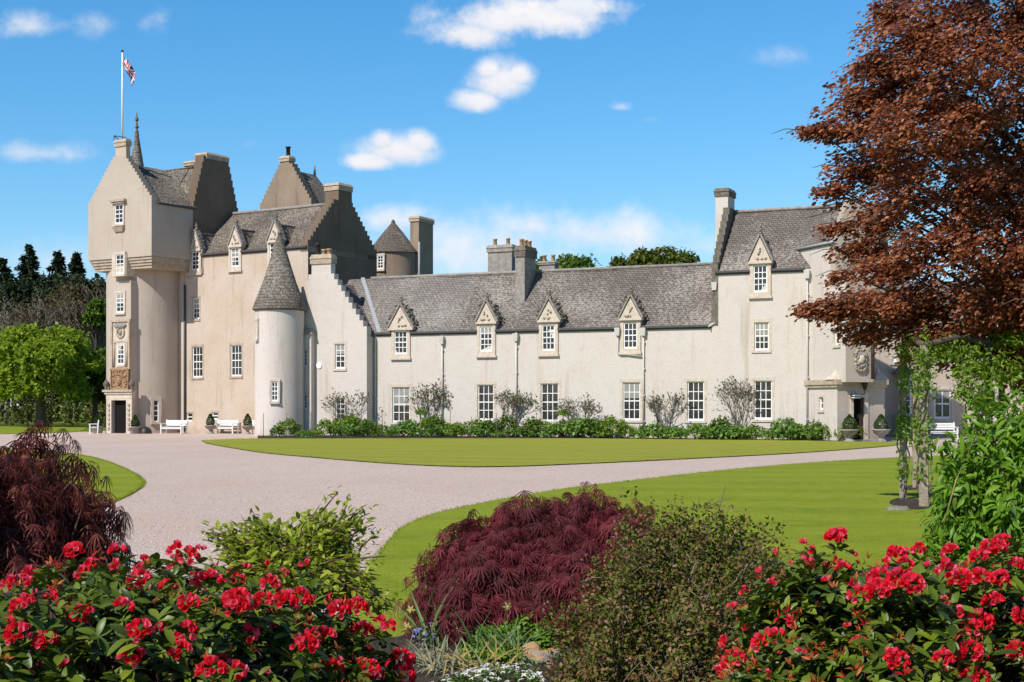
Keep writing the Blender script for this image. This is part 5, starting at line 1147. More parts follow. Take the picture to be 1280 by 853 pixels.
# ------------------------------------------------------------------ benches, chair, urns
def bench(p, rz, w, label, name='garden_bench', slats=True, cat='bench'):
    t = thing(name, label, cat, p); fr = Frame(rz, p); u = fr.s * 0 + (fr.c * p.x - fr.s * p.y); a, b = u - w / 2, u + w / 2
    m = MB()
    for i in range(5): m.box(fr, a, b, -.02 + i * .1, .06 + i * .1, .42, .455, 'white')
    m.build('seat', t)
    m = MB()
    for i in range(3): z = .55 + i * .13; m.box(fr, a + .03, b - .03, .47 + i * .03, .5 + i * .03, z, z + .1, 'white')
    m.build('backrest', t)
    for q in (a + .02, b - .09):
        for v0, top in ((-.02, .66), (.46, .95)):
            m = MB(); k = .07 if top > .8 else 0
            m.hexa([fr.W(q, v0, 0), fr.W(q + .07, v0, 0), fr.W(q + .07, v0 + .07, 0), fr.W(q, v0 + .07, 0), fr.W(q, v0 + k, top), fr.W(q + .07, v0 + k, top), fr.W(q + .07, v0 + .07 + k, top), fr.W(q, v0 + .07 + k, top)], 'white'); m.build('leg', t)
        m = MB(); m.box(fr, q - .01, q + .08, -.06, .52, .66, .7, 'white'); m.build('armrest', t)
    m = MB(); m.box(fr, a + .09, b - .09, .02, .05, .33, .415, 'white'); m.build('rail', t); return t
bp = lambda px, fr, v: fr.W(fr.u(px, v), v, .008)
bench(bp(213.5, A, .35), 33, 2.0, 'white garden bench standing against the round entrance tower')
bench(bp(278, A, vM - .75), 33, 1.95, 'white garden bench under the warm main front, between two urns')
bench(bp(321, A, vM - .75), 33, 1.9, 'white garden bench mostly hidden by the stair turret')
bench(at(1179, HY, 80) - Vector((0, 0, CH - .008)), -4, 1.75, 'white garden bench under the tall window behind the climber')
t = bench(gp(112, 543.2), 75, .75, 'white garden chair on the gravel at the edge of the lawn', 'garden_chair', True, 'chair')
def urn(p, label, kind, seed, H=.95, ball=False, s=.9):
    t = thing('potted_conifer', label, 'potted plant', p); m = MB()
    if kind == 'tub': prof = [(.3, 0), (.36, .05), (.4, .42), (.44, .44), (.44, .52), (.36, .52), (.3, .44)]
    else: prof = [(.26, 0), (.26, .08), (.13, .14), (.1, .24), (.2, .32), (.36, .42), (.4, .52), (.46, .56), (.46, .62), (.36, .62), (.3, .54)]
    prof = [(r * s, z * s) for r, z in prof]; m.lathe(Vector(p), prof, 20, 'stone_grey'); m.build('urn', t)
    c = Vector(p) + Vector((0, 0, prof[-1][1])); rng = np.random.default_rng(seed); n = 1100; u = rng.random(n); a = rng.random(n) * 6.283
    rr = s * (.36 if ball else .3) * np.sin(np.pi * np.clip(.08 + .92 * u, 0, 1) ** .75) * (.75 + .25 * rng.random(n)) * (1 if ball else 1); z = u * H * s
    q = np.stack([c.x + rr * np.cos(a), c.y + rr * np.sin(a), c.z + z - .03], 1); nn = np.stack([np.cos(a), np.sin(a), .4 * np.ones(n)], 1)
    f = Leaves(); foliage(f, CARD, q, nn, .085, 'green_topiary', rng, -.2, .6, .4); f.build('foliage', t); return t
M['green_topiary'] = leafm('box_leaves', [(.02, .045, .01), (.035, .075, .012), (.06, .1, .02)], .15, .5, .3)
urn(bp(122, A, -.5), 'pale stone tub with a clipped conifer between the chair and the tower door', 'tub', 1)
urn(bp(169, A, -.6), 'pale stone tub with a clipped conifer just beside the tower door', 'tub', 2)
urn(bp(263, A, vM - 1.0), 'stone urn with a small clipped conifer beside the bench on the main front', 'urn', 3)
urn(bp(309.5, A, vM - 1.0), 'stone urn with a small clipped conifer next to the stair turret', 'urn', 4)
urn(Pr.W(Pr.u(1062, -.75), -.75, .01), 'stone urn with a clipped bush on the border side of the porch door', 'urn', 5, .8, True, 1.05)
urn(Pr.W(Pr.u(1101.5, -.75), -.75, .01), 'stone urn with a clipped bush on the gravel side of the porch door', 'urn', 6, .8, True, 1.05)
m = MB(); q = bp(182, A, -.2); m.lathe(q, [(.42, 0), (.40, .2), (.28, .36), (.12, .46), (.0, .48)], 16, 'black'); o = m.build('boot_scraper'); o.name = 'dark_cone'; o['label'] = 'small dark rounded cone on the gravel at the foot of the round tower'; o['category'] = 'ornament'
# ------------------------------------------------------------------ grass: tufts along the lawn edges, blades on the near lawn
M['grass_blade'] = leafm('grass_blades', [(.15, .21, .012), (.22, .28, .018), (.3, .32, .04)], .3, .8, .05)
BLADE = ([(-.09, 0, 0), (.09, 0, 0), (.05, .6, .1), (-.02, 1, .3)], [(0, 1, 2, 3)])
rng = np.random.default_rng(97); f = Leaves()
def edge_tufts(pts, per_m, ln, wob):
    for a, b in zip(pts, pts[1:]):
        L = (b - a).length; n = int(L * per_m)
        if n < 1 or L > 40: continue
        t = rng.random(n); A_, B_ = np.array(a), np.array(b); d = nrmz(B_ - A_); q = A_ + (B_ - A_) * t[:, None]; side = np.array([d[1], -d[0], 0])
        q = q + side * (rng.normal(0, wob, n) * (1 + .8 * np.sin(q[:, 0] * 1.7 + q[:, 1])))[:, None]; q[:, 2] = .015 + .015 * rng.random(n)
        f.add(BLADE, q, nrmz(UP + rng.normal(0, .55, (n, 3))), nrmz(rng.normal(size=(n, 3))), ln * (.6 + .8 * rng.random(n)), 'grass_blade')
edge_tufts([p for p in l3 if p.y < 100 and p.x < 25], 110, .045, .018); edge_tufts(l2, 40, .06, .03); edge_tufts([p for p in l1 if p.y < 60], 100, .05, .02); edge_tufts(far, 20, .08, .04)
n = 150000; yy = 12 + 22 * rng.random(n) ** 1.4; xx = (rng.uniform(470, 1240, n) - 640) / F * yy
# keep only what lies on the lawn
poly = np.array([[p.x, p.y] for p in l3]); ins = np.zeros(n, bool); j = len(poly) - 1
for i in range(len(poly)):
    xi, yi = poly[i]; xj, yj = poly[j]; c = ((yi > yy) != (yj > yy)) & (xx < (xj - xi) * (yy - yi) / (yj - yi + 1e-12) + xi); ins ^= c; j = i
q = np.stack([xx, yy, np.full(n, .035)], 1)[ins]; n = len(q)
f.add(BLADE, q, nrmz(UP * .7 + rng.normal(0, .6, (n, 3))), nrmz(rng.normal(size=(n, 3))), .02 * (.5 + .9 * rng.random(n)), 'grass_blade')
o = f.build('grass', None, (0, 20, 0)); o['kind'] = 'stuff'
# loose stones on the gravel
M['pebble'] = leafm('loose_pebbles', [(.36, .285, .25), (.56, .45, .39), (.70, .58, .51), (.48, .375, .33)], 0.0, .9, .1)
n = 130000; yy = 13 + 50 * rng.random(n) ** 1.7; xx = (rng.uniform(-20, 900, n) - 640) / F * yy; keep = np.ones(n, bool)
for pl in (l3, l1, l2):
    poly = np.array([[p.x, p.y] for p in pl]); ins = np.zeros(n, bool); j = len(poly) - 1
    for i in range(len(poly)):
        xi, yi = poly[i]; xj, yj = poly[j]; c = ((yi > yy) != (yj > yy)) & (xx < (xj - xi) * (yy - yi) / (yj - yi + 1e-12) + xi); ins ^= c; j = i
    keep &= ~ins
q = np.stack([xx, yy, np.full(n, .012)], 1)[keep]; n = len(q); f = Leaves()
f.add(([(-.5, -.4, 0), (.45, -.5, .05), (.5, .4, .3), (-.4, .5, .35)], [(0, 1, 2, 3)]), q, nrmz(rng.normal(size=(n, 3)) * np.array([1, 1, .25])), nrmz(UP + rng.normal(0, .35, (n, 3))), .006 + .011 * rng.random(n) ** 2, 'pebble')
o = f.build('loose_gravel', None, (-4, 25, 0)); o['kind'] = 'stuff'
# ------------------------------------------------------------------ foreground shrubs
def project(p): return np.stack([640 + F * p[:, 0] / p[:, 1], HY - F * (p[:, 2] - CH) / p[:, 1]], 1)
def twigs(mb, base, pts, rnd, mat, r0=.014, r1=.004, jitter=.06, seg=5):
    for q in pts:
        q = Vector(q); a = Vector(base) + Vector((rnd.uniform(-jitter, jitter), rnd.uniform(-jitter, jitter), 0)); mid = a.lerp(q, .55) + Vector((rnd.uniform(-1, 1), rnd.uniform(-1, 1), rnd.uniform(0, 1))) * .08 * (q - a).length
        mb.tube([a, a.lerp(mid, .5), mid, mid.lerp(q, .6), q], [r0, r0 * .9, r0 * .6, r0 * .4, r1], mat, seg)
PETAL = blade((.06, .2, .31, .33, .17), -.3, .12)
FLORET = merge([turned(PETAL, k * 2 * math.pi / 5, .75 + .12 * (k % 2), 1.0) for k in range(5)])
def perp(nv, rng): return nrmz(np.cross(nv, rng.normal(size=nv.shape)))
def truss_mesh(seed, n, R, size):
    rng = np.random.default_rng(seed); L = Leaves(); d = nrmz(rng.normal(size=(n * 3, 3)) * np.array([1, 1, .8]) + UP * .75); d = d[d[:, 2] > .0][:n]
    k = int(len(d) * .7); L.add(FLORET, d[:k] * R * .55, perp(d[:k], rng), d[:k] + rng.normal(0, .2, (k, 3)), size * (.8 + .4 * rng.random(k)), 'petal'); d2 = d[k:]
    L.add(FLORET, d2 * R * .62, perp(d2, rng), d2 + rng.normal(0, .2, d2.shape), size * (.75 + .4 * rng.random(len(d2))), 'petal_pink')
    o = L.build('flower_cluster', None, (0, 0, 0)); return o
TR = [truss_mesh(500 + i, nn_, R, sz) for i, (nn_, R, sz) in enumerate(((17, .07, .034), (14, .062, .036), (20, .075, .032), (8, .05, .035), (4, .03, .034)))]
tused = set()
def rhodo(label, lumps, base, spots, seed, n_ros, light, extra, group=None):
    t = thing('rhododendron', label, 'shrub', base); rng = np.random.default_rng(seed); rnd = random.Random(seed); lp = Lumps(lumps, seed)
    p, nn = lp.sample(n_ros, .86, .32, .06, .6, rng, .84); f = Leaves(); N = len(p); k = int(N * light)
    up = nrmz(nn * .75 + UP * .6 + rng.normal(0, .25, (N, 3)))
    f.add(ROSETTE, p[:k], perp(up[:k], rng), up[:k], .065 * (.75 + .5 * rng.random(k)), 'rhodo_light'); f.add(ROSETTE, p[k:], perp(up[k:], rng), up[k:], .07 * (.75 + .5 * rng.random(N - k)), 'rhodo')
    q, nq = lp.sample(int(n_ros * .5), .6, .3, .06, .6, np.random.default_rng(seed + 1), .6); uq = nrmz(nq * .4 + UP + rng.normal(0, .3, nq.shape)); f.add(ROSETTE, q, perp(uq, rng), uq, .065 * (.75 + .5 * rng.random(len(q))), 'rhodo')
    f.build('foliage', t)
    m = MB(); idx = rng.integers(0, len(q), 90); twigs(m, base, q[idx], rnd, 'bark_red', .016, .005, .3); m.build('branch', t)
    # faded buds between the leaves
    f = Leaves(); s2, n2 = lp.sample(extra, .95, .32, .1, .5, np.random.default_rng(seed + 2), .84)
    for a, b in zip(s2, n2):
        m_ = int(rng.integers(4, 9)); d = nrmz(b * .6 + UP * .4 + rng.normal(0, .55, (m_, 3))); f.add(LONGLEAF, a + b * .035 + d * .01, d, perp(d, rng), .028 * (.7 + .6 * rng.random(m_)), 'bud' if rng.random() < .75 else 'petal')
    f.build('bud_cluster', t)['kind'] = 'stuff'
    # flower trusses
    pr = project(p); best = []
    for (x, y, sc) in spots:
        dd = np.hypot(pr[:, 0] - x, pr[:, 1] - y); c = np.where(dd < 14)[0]
        i = c[np.argmin(p[c, 1])] if len(c) else int(np.argmin(dd)); best.append((i, sc))
    # smaller trusses between the big ones
    vis = np.where((pr[:, 0] > -20) & (pr[:, 0] < 1300) & (pr[:, 1] < 860) & (nn[:, 1] < .35))[0]; have = [p[i] for i, _ in best]
    for i in rng.permutation(vis):
        if len(best) >= len(spots) + 49: break
        if min(np.linalg.norm(p[i] - h) for h in have) > .12: best.append((int(i), rng.choice((.45, .6, .75)))); have.append(p[i])
    for i, sc in best:
        j = rnd.choice((0, 1, 2)) if sc > .85 else (3 if sc > .6 else 4); src = TR[j]; o = src if j not in tused else src.copy()
        if j in tused: coll.objects.link(o)
        tused.add(j); o.parent = t; o.location = Vector(p[i] + nn[i] * .05) - base_of(t); d = Vector(nn[i] * .6 + np.array([-.1, -.35, .55])); o.rotation_euler = d.to_track_quat('Z', 'Y').to_euler(); o.rotation_euler.rotate_axis('Z', rnd.uniform(0, 6.28)); o.scale = ((.53 + .23 * sc) * rnd.uniform(.85, 1.12),) * 3
    return t
SL = [(97, 716, 1), (40, 728, .8), (35, 780, .9), (65, 808, 1), (45, 835, 1), (130, 825, 1), (160, 842, 1), (188, 745, 1), (208, 757, 1), (215, 708, .7), (238, 702, .7), (226, 768, 1), (285, 775, 1), (305, 768, 1), (330, 782, 1), (350, 775, .9), (372, 765, 1), (300, 815, .8), (322, 802, 1), (220, 832, 1), (400, 800, 1), (396, 842, 1), (440, 803, 1), (430, 755, 1), (478, 752, .7), (262, 800, .7), (182, 812, 1), (250, 850, 1), (350, 838, 1), (100, 850, 1), (15, 815, 1), (450, 838, 1), (488, 828, 1), (150, 770, .7), (118, 772, .6), (270, 738, .7), (340, 740, .7), (385, 725, .6), (412, 782, 1), (200, 800, .8), (180, 725, .6), (250, 715, .6), (310, 715, .6), (85, 790, .9), (12, 755, .7), (145, 715, .6), (470, 792, .8), (500, 850, 1), (230, 795, .8), (380, 815, .9)]
rhodo('large rhododendron with crimson flower trusses beside the gravel, under the red maple', [(-1.62, 5.6, .46, 1.2, 1.2, .7), (-1.1, 6.1, .58, .58, .6, .5), (-2.0, 5.3, .5, .7, .8, .6), (-1.0, 5.1, .38, .52, .6, .48), (-1.5, 6.4, .66, .5, .4, .45), (-.82, 5.5, .34, .36, .4, .4), (-1.42, 6.35, .7, .5, .4, .42)], Vector((-1.5, 5.6, 0)), SL, 41, 2100, .25, 420)
SR = [(1028, 652, .9), (1038, 667, 1), (1050, 667, .9), (1066, 679, .8), (1108, 696, 1), (1121, 693, 1), (1137, 691, .8), (1127, 676, .7), (1183, 683, .9), (1207, 684, .7), (1228, 706, 1), (1244, 711, 1), (1263, 703, 1), (1274, 714, 1), (1170, 717, .8), (1093, 733, .9), (1136, 738, 1), (1124, 747, 1), (1098, 758, 1), (1113, 755, 1), (1144, 749, .8), (1217, 738, 1), (1229, 743, 1), (1250, 744, 1), (1252, 763, 1), (1267, 770, 1), (1149, 771, .8), (1140, 788, .9), (1211, 796, .9), (1218, 788, .8), (1192, 770, .6), (976, 800, .7), (1123, 823, .8), (1116, 845, .9), (1170, 829, 1), (1198, 834, 1), (1204, 848, 1), (1274, 826, 1), (1277, 797, .9), (1015, 700, .6), (968, 736, .6), (953, 705, .6), (941, 737, .6), (901, 776, .6), (886, 807, .7), (876, 835, .6), (951, 809, .8), (976, 790, .6), (938, 841, .7), (985, 688, .5), (1000, 672, .5), (1085, 700, .5), (1240, 690, .6), (1160, 690, .6), (1180, 740, .5), (1045, 750, .5)]
rhodo('large rhododendron with crimson flowers and orange buds below the big glossy bush', [(1.5, 6.0, .46, .62, .95, .7), (2.2, 5.9, .46, .8, 1.0, .7), (1.42, 6.3, .6, .46, .5, .54), (1.06, 5.7, .36, .38, .5, .46), (1.85, 6.4, .62, .5, .5, .5), (2.4, 6.2, .62, .5, .5, .48)], Vector((1.7, 6.0, 0)), SR, 43, 2300, .45, 800)
def maple(label, lumps, base, n, size, mat, seed, arms=(), zmin=.05):
    t = thing('dissected_maple', label, 'shrub', base); rng = np.random.default_rng(seed); rnd = random.Random(seed); lp = Lumps(lumps, seed)
    p, nn = lp.sample(n, .7, .52, zmin, .6, rng, .76)
    for (a, b, k) in arms:                             # arching whips standing clear of the dome
        a, b = np.array(a), np.array(b); u = rng.random(k); q = a + (b - a) * u[:, None] + UP * (.16 * np.sin(np.pi * u))[:, None] + rng.normal(0, .03, (k, 3)); p = np.concatenate([p, q]); nn = np.concatenate([nn, nrmz(np.broadcast_to(b - a, q.shape) + UP)])
    f = Leaves(); N = len(p); out = nn * np.array([1, 1, .3]); ax = nrmz(out * .62 - UP * .95 + rng.normal(0, .32, (N, 3))); up = nrmz(nn + UP * .5 + rng.normal(0, .35, (N, 3)))
    f.add(FERN, p + UP * .03, ax, up, size * (.5 + 1.0 * rng.random(N)), mat); f.build('foliage', t)
    m = MB(); i = rng.integers(0, N, 110); pts = p[i]; twigs(m, base, pts, rnd, 'bark_red', .022, .004, .05)
    for (a, b, k) in arms:
        a, b = Vector(a), Vector(b); m.tube([a.lerp(b, q) + Vector((0, 0, .16 * math.sin(math.pi * q))) for q in (0, .25, .5, .75, 1)], [.012, .009, .007, .005, .003], 'bark_red', 5)
    m.build('branch', t); return t
maple('dark red cut-leaved maple dome standing on the lawn edge in the middle of the bed', [(.2, 11.6, .33, .78, .7, .66), (.55, 11.7, .5, .46, .5, .56), (-.16, 11.4, .32, .52, .55, .52), (-.36, 11.2, .18, .34, .4, .4), (.86, 11.65, .48, .36, .4, .54), (.12, 11.7, .56, .4, .4, .38), (.3, 11.1, .25, .6, .4, .45)], Vector((.15, 11.6, .06)), 9500, .105, 'maple', 51,
      [((-.4, 11.3, .5), (-.72, 11.2, .62), 14), ((-.45, 11.3, .3), (-.85, 11.1, .42), 14), ((-.3, 11.4, .5), (-.55, 11.2, .72), 10)])
maple('brown-red cut-leaved maple with drooping fronds behind the rhododendron', [(-2.8, 7.6, .75, .74, .7, .86), (-2.45, 7.5, .75, .42, .5, .62), (-2.9, 7.3, .9, .6, .6, .72), (-2.25, 7.5, .5, .34, .4, .5), (-2.6, 7.1, .5, .5, .4, .6)], Vector((-2.7, 7.6, .06)), 11000, .098, 'maple_brown', 53, [((-2.2, 7.4, 1.0), (-2.02, 7.3, .95), 18), ((-2.3, 7.4, 1.15), (-2.1, 7.3, 1.22), 14), ((-2.15, 7.4, .8), (-1.98, 7.3, .78), 14), ((-2.35, 7.4, 1.3), (-2.15, 7.3, 1.3), 12)])
# olive, small-leaved shrub
ol = thing('small_leaved_shrub', 'dense olive and bronze small-leaved shrub with bare twigs between the red maple and the rhododendron', 'shrub', Vector((.78, 7.6, .06)))
rng = np.random.default_rng(61); rnd = random.Random(61)
lp = Lumps([(.84, 7.6, .5, .46, .5, .62), (1.12, 7.7, .72, .34, .4, .46), (.56, 7.4, .3, .34, .4, .5), (.76, 7.8, .74, .3, .35, .4), (1.0, 7.3, .4, .4, .4, .55), (1.3, 7.8, .75, .2, .25, .38), (.95, 7.75, .78, .26, .3, .42), (.38, 7.3, .12, .25, .3, .36)], 61)
p, nn = lp.sample(46000, .66, .85, .05, .6, rng, .75); f = Leaves(); k = 28000; foliage(f, CARD, p[:k], nn[:k], .024, 'olive', rng, 0, .8, .5, .4); foliage(f, CARD, p[k:], nn[k:], .0235, 'olive_brown', rng, 0, .8, .5, .4); f.build('foliage', ol)
m = MB(); i = rng.integers(0, len(p), 260); twigs(m, (.78, 7.6, .05), p[i], rnd, 'twig', .012, .003, .12)
for k in range(150):
    a = Vector(p[rng.integers(0, len(p))]); d = Vector((rnd.uniform(-1, 1), rnd.uniform(-1, .3), rnd.uniform(-.2, 1))).normalized() * rnd.uniform(.06, .16); m.tube([a, a + d * .5 + Vector((0, 0, .01)), a + d], [.003, .0025, .0015], 'twig', 4)
for k in range(90):                                     # dead twiggy hollow facing the viewer
    a = Vector((rnd.uniform(.98, 1.25), 7.15 + rnd.uniform(-.05, .1), rnd.uniform(.55, .85))); d = Vector((rnd.uniform(-1, 1), rnd.uniform(-.3, .3), rnd.uniform(-.6, .8))).normalized() * rnd.uniform(.1, .24); m.tube([a, a + d * .5 + Vector((0, 0, .015)), a + d], [.005, .004, .002], 'twig', 4)
for k in range(110):
    a = Vector((rnd.uniform(.5, 1.0), 6.95 + rnd.uniform(-.08, .1), rnd.uniform(.25, .5))); d = Vector((rnd.uniform(-1, 1), rnd.uniform(-.3, .3), rnd.uniform(-.3, .5))).normalized() * rnd.uniform(.1, .24); m.tube([a, a + d * .5 + Vector((0, 0, .015)), a + d], [.004, .003, .0015], 'twig', 4)
m.build('branch', ol)
# yellow-green twiggy shrub
tw = thing('twiggy_shrub', 'loose yellow-green twiggy shrub reaching over the gravel behind the rhododendron', 'shrub', Vector((-1.0, 7.1, .05)))
rng = np.random.default_rng(71); rnd = random.Random(71); ends = []
for (px, y, D) in ((270, 655, 7.2), (290, 668, 7.2), (315, 650, 7.1), (335, 672, 7.2), (360, 668, 7.1), (385, 660, 7.2), (400, 648, 7.2), (422, 640, 7.2), (440, 636, 7.2), (452, 650, 7.2), (445, 672, 7.1), (300, 695, 7.0), (330, 700, 6.9), (365, 695, 6.9), (395, 690, 6.9), (420, 685, 7.0), (440, 700, 7.0), (455, 712, 6.9), (470, 735, 6.8), (480, 745, 6.7), (430, 725, 6.8), (400, 715, 6.8), (350, 720, 6.8), (310, 715, 6.9), (280, 685, 7.1), (370, 735, 6.7), (410, 740, 6.7), (450, 742, 6.7), (475, 752, 6.6), (345, 660, 7.2), (375, 680, 7.0), (410, 665, 7.1), (325, 685, 7.0), (290, 710, 6.9), (265, 668, 7.2)):
    for _ in range(6): e = at(px + rnd.gauss(0, 14), y + 4 + rnd.gauss(0, 11), D + rnd.uniform(-.25, .25)); ends.append(e)
m = MB(); f = Leaves(); b0 = at(372, 742, 6.95); P = []; AX = []
for e in ends:
    a = b0 + Vector((rnd.uniform(-.22, .22), rnd.uniform(-.15, .15), rnd.uniform(-.05, .05))); mid = a.lerp(e, .6) + Vector((0, 0, .05)); pts = [a, a.lerp(mid, .6), mid, mid.lerp(e, .6), e]; m.tube(pts, [.01, .008, .006, .004, .002], 'bark_red', 4)
    for k in range(30):
        q = .3 + .7 * rnd.random(); pt = a.lerp(mid, q / .6) if q < .6 else mid.lerp(e, (q - .6) / .4); P.append(list(pt + Vector((rnd.gauss(0, .02), rnd.gauss(0, .02), rnd.gauss(0, .02))))); d = (e - a).normalized() + Vector((rnd.gauss(0, .7), rnd.gauss(0, .7), rnd.gauss(0, .5))); AX.append(list(d))
P = np.array(P); f.add(OVAL, P, np.array(AX), np.broadcast_to(UP, P.shape) + rng.normal(0, .4, P.shape), .043 * (.6 + .8 * rng.random(len(P))), 'twiggy'); f.build('foliage', tw)
for e in (b0, b0 + Vector((.1, .05, 0)), b0 - Vector((.12, 0, 0))): m.tube([Vector((-1.0, 7.05, .05)), e], [.02, .012], 'bark_red', 5)
m.build('branch', tw)
# big glossy bush
gb = thing('glossy_bush', 'tall bush with large glossy green leaves at the edge of the picture beside the pergola', 'shrub', Vector((4.0, 11.3, .05)))
rng = np.random.default_rng(81); rnd = random.Random(81)
lp = Lumps([(4.0, 11.3, .85, .68, .7, .95), (4.35, 11.2, 1.0, .6, .6, .95), (3.74, 11.1, .65, .36, .45, .72), (4.1, 11.0, 1.2, .4, .4, .52), (3.6, 11.0, .35, .4, .45, .55)], 81)
p, nn = lp.sample(8500, .78, .5, .05, .6, rng, .8); f = Leaves(); foliage(f, LONGLEAF, p, nn, .1, 'shrub_big', rng, .4, .55, .5, .35)
p2, n2 = lp.sample(1500, .5, .4, .05, .6, rng, .6); foliage(f, LONGLEAF, p2, n2, .11, 'green_mid', rng, .45, .55, .5, .35); f.build('foliage', gb)
m = MB(); twigs(m, (4.0, 11.3, .05), p[rng.integers(0, len(p), 120)], rnd, 'twig', .016, .004, .2)
a = at(1180, 655, 10.3); m.tube([a, at(1195, 600, 10.3), at(1215, 555, 10.4), at(1232, 538, 10.5)], [.006, .005, .004, .003], 'straw', 5)
m.build('branch', gb)
# ------------------------------------------------------------------ small plants at the foot of the red maple
def strap_clump(name, label, cat, c, n, ln, mat, seed, spread=.35, rad=.06):
    t = thing(name, label, cat, c); rng = np.random.default_rng(seed); d = nrmz(rng.normal(size=(n, 3)) * np.array([spread, spread, .1]) + UP); p = np.array(c) + rng.normal(0, rad, (n, 3)) * np.array([1, 1, 0]); f = Leaves()
    f.add(STRAP, p, d, nrmz(-d * .2 + np.array([0, -.6, 1]) + rng.normal(0, .5, (n, 3))), ln * (.6 + .8 * rng.random(n)), mat); f.build('foliage', t); return t
def flower_plant(name, label, cat, c, head, petals, mat, size, seed, droop=.5, group=None):
    """One stem with one nodding flower of six petals and a trumpet."""
    t = thing(name, label, cat, c, group); m = MB(); c, head = Vector(c), Vector(head); k = c.lerp(head, .6) + Vector((.01, 0, .02)); m.tube([c, c.lerp(k, .5), k, head + Vector((0, 0, .012))], [.0035, .0035, .003, .0025], 'stem_green', 5); m.build('stem', t)
    rng = np.random.default_rng(seed); f = Leaves(); fw = Vector((rng.uniform(-.5, .5), -.85, .25 - droop)).normalized(); N = petals; a = np.array([[math.cos(i * 6.283 / N), math.sin(i * 6.283 / N)] for i in range(N)]); X = fw.cross(Vector((0, 0, 1))).normalized(); Y = X.cross(fw)
    ax = np.outer(a[:, 0], X) + np.outer(a[:, 1], Y) + np.array(fw) * .25; f.add(OVAL, np.tile(np.array(head), (N, 1)), ax, np.tile(np.array(fw), (N, 1)), size, mat); f.build('petal_ring', t)
    m = MB(); q = [head + fw * .006, head + fw * size * .7]; m.tube(q, [size * .22, size * .33], M[mat], 9); m.build('trumpet', t); return t
M['stem_green'] = plain('flower_stem', (.1, .16, .04), .6, .3, .2)
def ground(px, y): g = gp(px, y); g.z = .06; return g
for i, (bx, by, hx, hy, mt, lb) in enumerate(((700, 800, 699, 733, 'white_petal', 'taller white narcissus in front of the red maple, near the olive shrub'), (716, 805, 690, 766, 'white_petal', 'lower white narcissus nodding in front of the red maple'), (545, 800, 520, 744, 'yellow_petal', 'pale yellow narcissus beside the lawn, highest of its clump'), (548, 805, 514, 762, 'yellow_petal', 'pale yellow narcissus beside the lawn, middle of its clump'), (540, 810, 509, 783, 'yellow_petal', 'pale yellow narcissus beside the lawn, lowest of its clump'), (533, 843, 541, 838, 'white_petal', 'big white tulip-like flower among the silvery leaves'), (632, 830, 634, 758, 'yellow_petal', 'single faded yellow narcissus on a tall stem before the red maple'))):
    b = ground(bx, by); h = at(hx, hy, b.y - .15); flower_plant('narcissus', lb, 'flower', b, h, 6, mt, .05 if 'tulip' in lb else .038, 600 + i)
for i, (bx, by, n, ln, mt, lb, sp, rd) in enumerate(((545, 812, 40, .38, 'strap', 'clump of green narcissus leaves beside the lawn', .35, .07), (712, 812, 34, .34, 'strap', 'clump of narcissus leaves between the red maple and olive shrub', .35, .06), (625, 832, 80, .22, 'strap', 'upright yellow-green leaf clump below the red maple', .4, .1), (585, 848, 50, .18, 'straw', 'withered straw-coloured leaf clump at the bottom of the bed', .8, .14), (545, 848, 60, .18, 'silver', 'silvery leaf clump beside the crimson flowers', .8, .12), (590, 815, 50, .22, 'strap', 'grey-green upright leaf clump below the middle of the red maple', .45, .1), (520, 840, 45, .17, 'silver', 'low silvery leaf clump nearest the rhododendron', .9, .12))):
    strap_clump('leaf_clump', lb, 'plant', ground(bx, by), n, ln, mt, 620 + i, sp, rd)
for k in range(26):
    pass
def low_mat(name, label, cat, L, n, leaf, mat, seed, flowers=None, fn=0, fs=.02):
    c = Vector(L[0][:3]); c.z = .06; t = thing(name, label, cat, c); rng = np.random.default_rng(seed); lp = Lumps(L, seed); p, nn = lp.sample(n, .6, .5, .05, .6, rng, .7); f = Leaves(); foliage(f, CARD, p, nn, leaf, mat, rng, 0, .7, .6, .4); f.build('foliage', t)
    if flowers:
        p, nn = lp.sample(fn, .97, .3, .06, .5, np.random.default_rng(seed + 1), .8, 0.0); f = Leaves(); up = nrmz(nn * .3 + UP + rng.normal(0, .3, nn.shape)); f.add(merge([turned(OVAL, q * 1.5708, .2) for q in range(4)]), p + nn * .02, perp(up, rng), up, fs * (.7 + .6 * rng.random(len(p))), flowers); o = f.build('flower', t); o['kind'] = 'stuff'
    return t
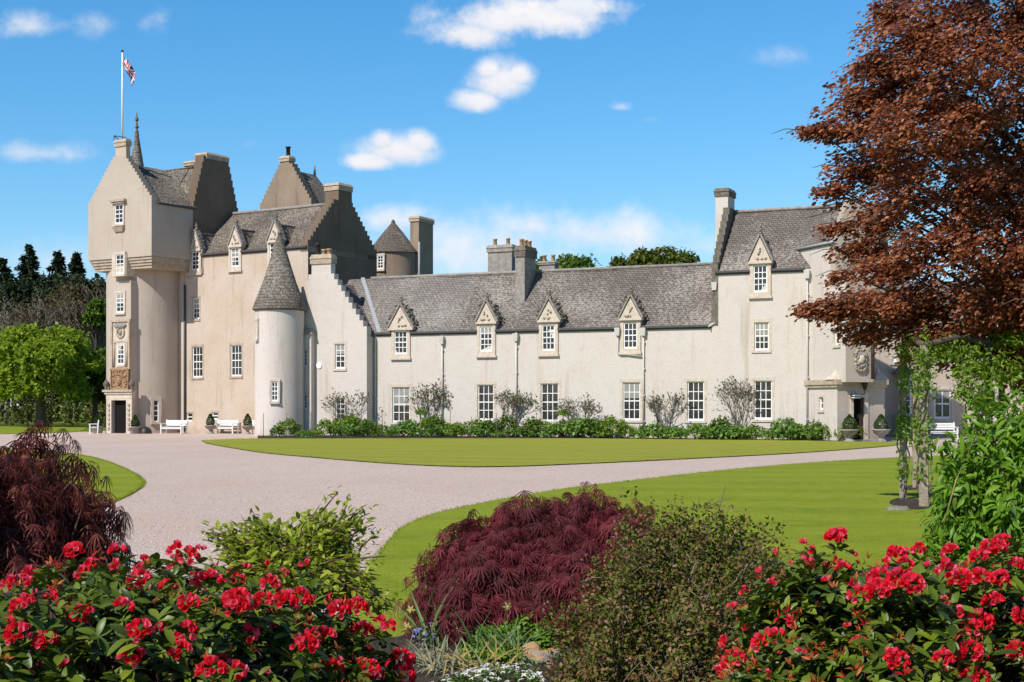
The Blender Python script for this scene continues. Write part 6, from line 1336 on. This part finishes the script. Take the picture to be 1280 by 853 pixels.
g = ground(622, 874); low_mat('candytuft', 'low mat of white flowers at the bottom edge of the bed', 'flowers', [(g.x, g.y, .08, .3, .25, .1), (g.x - .16, g.y - .05, .08, .2, .2, .09), (g.x + .12, g.y + .1, .08, .16, .2, .1)], 900, .03, 'green_mid', 640, 'white_petal', 260, .02)
g = ground(655, 818); low_mat('ground_cover', 'lime green low foliage between the red maple and the lichened rock', 'plant', [(g.x, g.y, .1, .26, .2, .16), (g.x + .2, g.y + .05, .12, .16, .2, .15), (g.x - .22, g.y + .02, .08, .2, .16, .13)], 2600, .035, 'lime', 642)
g = ground(640, 838); low_mat('ground_cover', 'yellow-green low foliage just above the white flower mat', 'plant', [(g.x, g.y, .06, .25, .14, .1), (g.x - .25, g.y, .05, .18, .14, .08)], 900, .032, 'lime', 644)
g = ground(535, 822); low_mat('bluebell', 'small blue flowers among silvery leaves beside the crimson flowers', 'flowers', [(g.x - .03, g.y, .1, .06, .06, .14)], 120, .03, 'silver', 646, 'blue_petal', 18, .018)
rk = ground(673, 838); m = MB(); m.blob(rk + Vector((0, 0, .0)), .125, 'stone_grey', 7, .7, 28, 20, (1.15, .8, .8)); o = m.build('rock'); tag(o, 'grey rock with an orange lichened top at the bottom of the bed', 'rock')
def rockm():
    m, nt, b, _ = new_mat('lichened_rock'); p = pos(nt); a = nz(nt, p, 9, 6, .7); g2 = nt.nodes.new('ShaderNodeNewGeometry'); sx = nt.nodes.new('ShaderNodeSeparateXYZ'); nt.links.new(g2.outputs['Normal'], sx.inputs[0])
    c = mixc(nt, ramp(nt, a, [(.35, 0.0), (.65, 1.0)]), (.36, .34, .31), (.2, .18, .17)); ad = nt.nodes.new('ShaderNodeMath'); ad.operation = 'MULTIPLY_ADD'; nt.links.new(a, ad.inputs[0]); ad.inputs[1].default_value = .8; nt.links.new(sx.outputs[2], ad.inputs[2])
    c = mixc(nt, ramp(nt, ad.outputs[0], [(.75, 0.0), (1.35, .8)]), c, (.34, .18, .06)); nt.links.new(c, b.inputs['Base Color']); b.inputs['Roughness'].default_value = .95; bump(nt, b, a, .8, .03); return m
o.data.materials[0] = rockm()
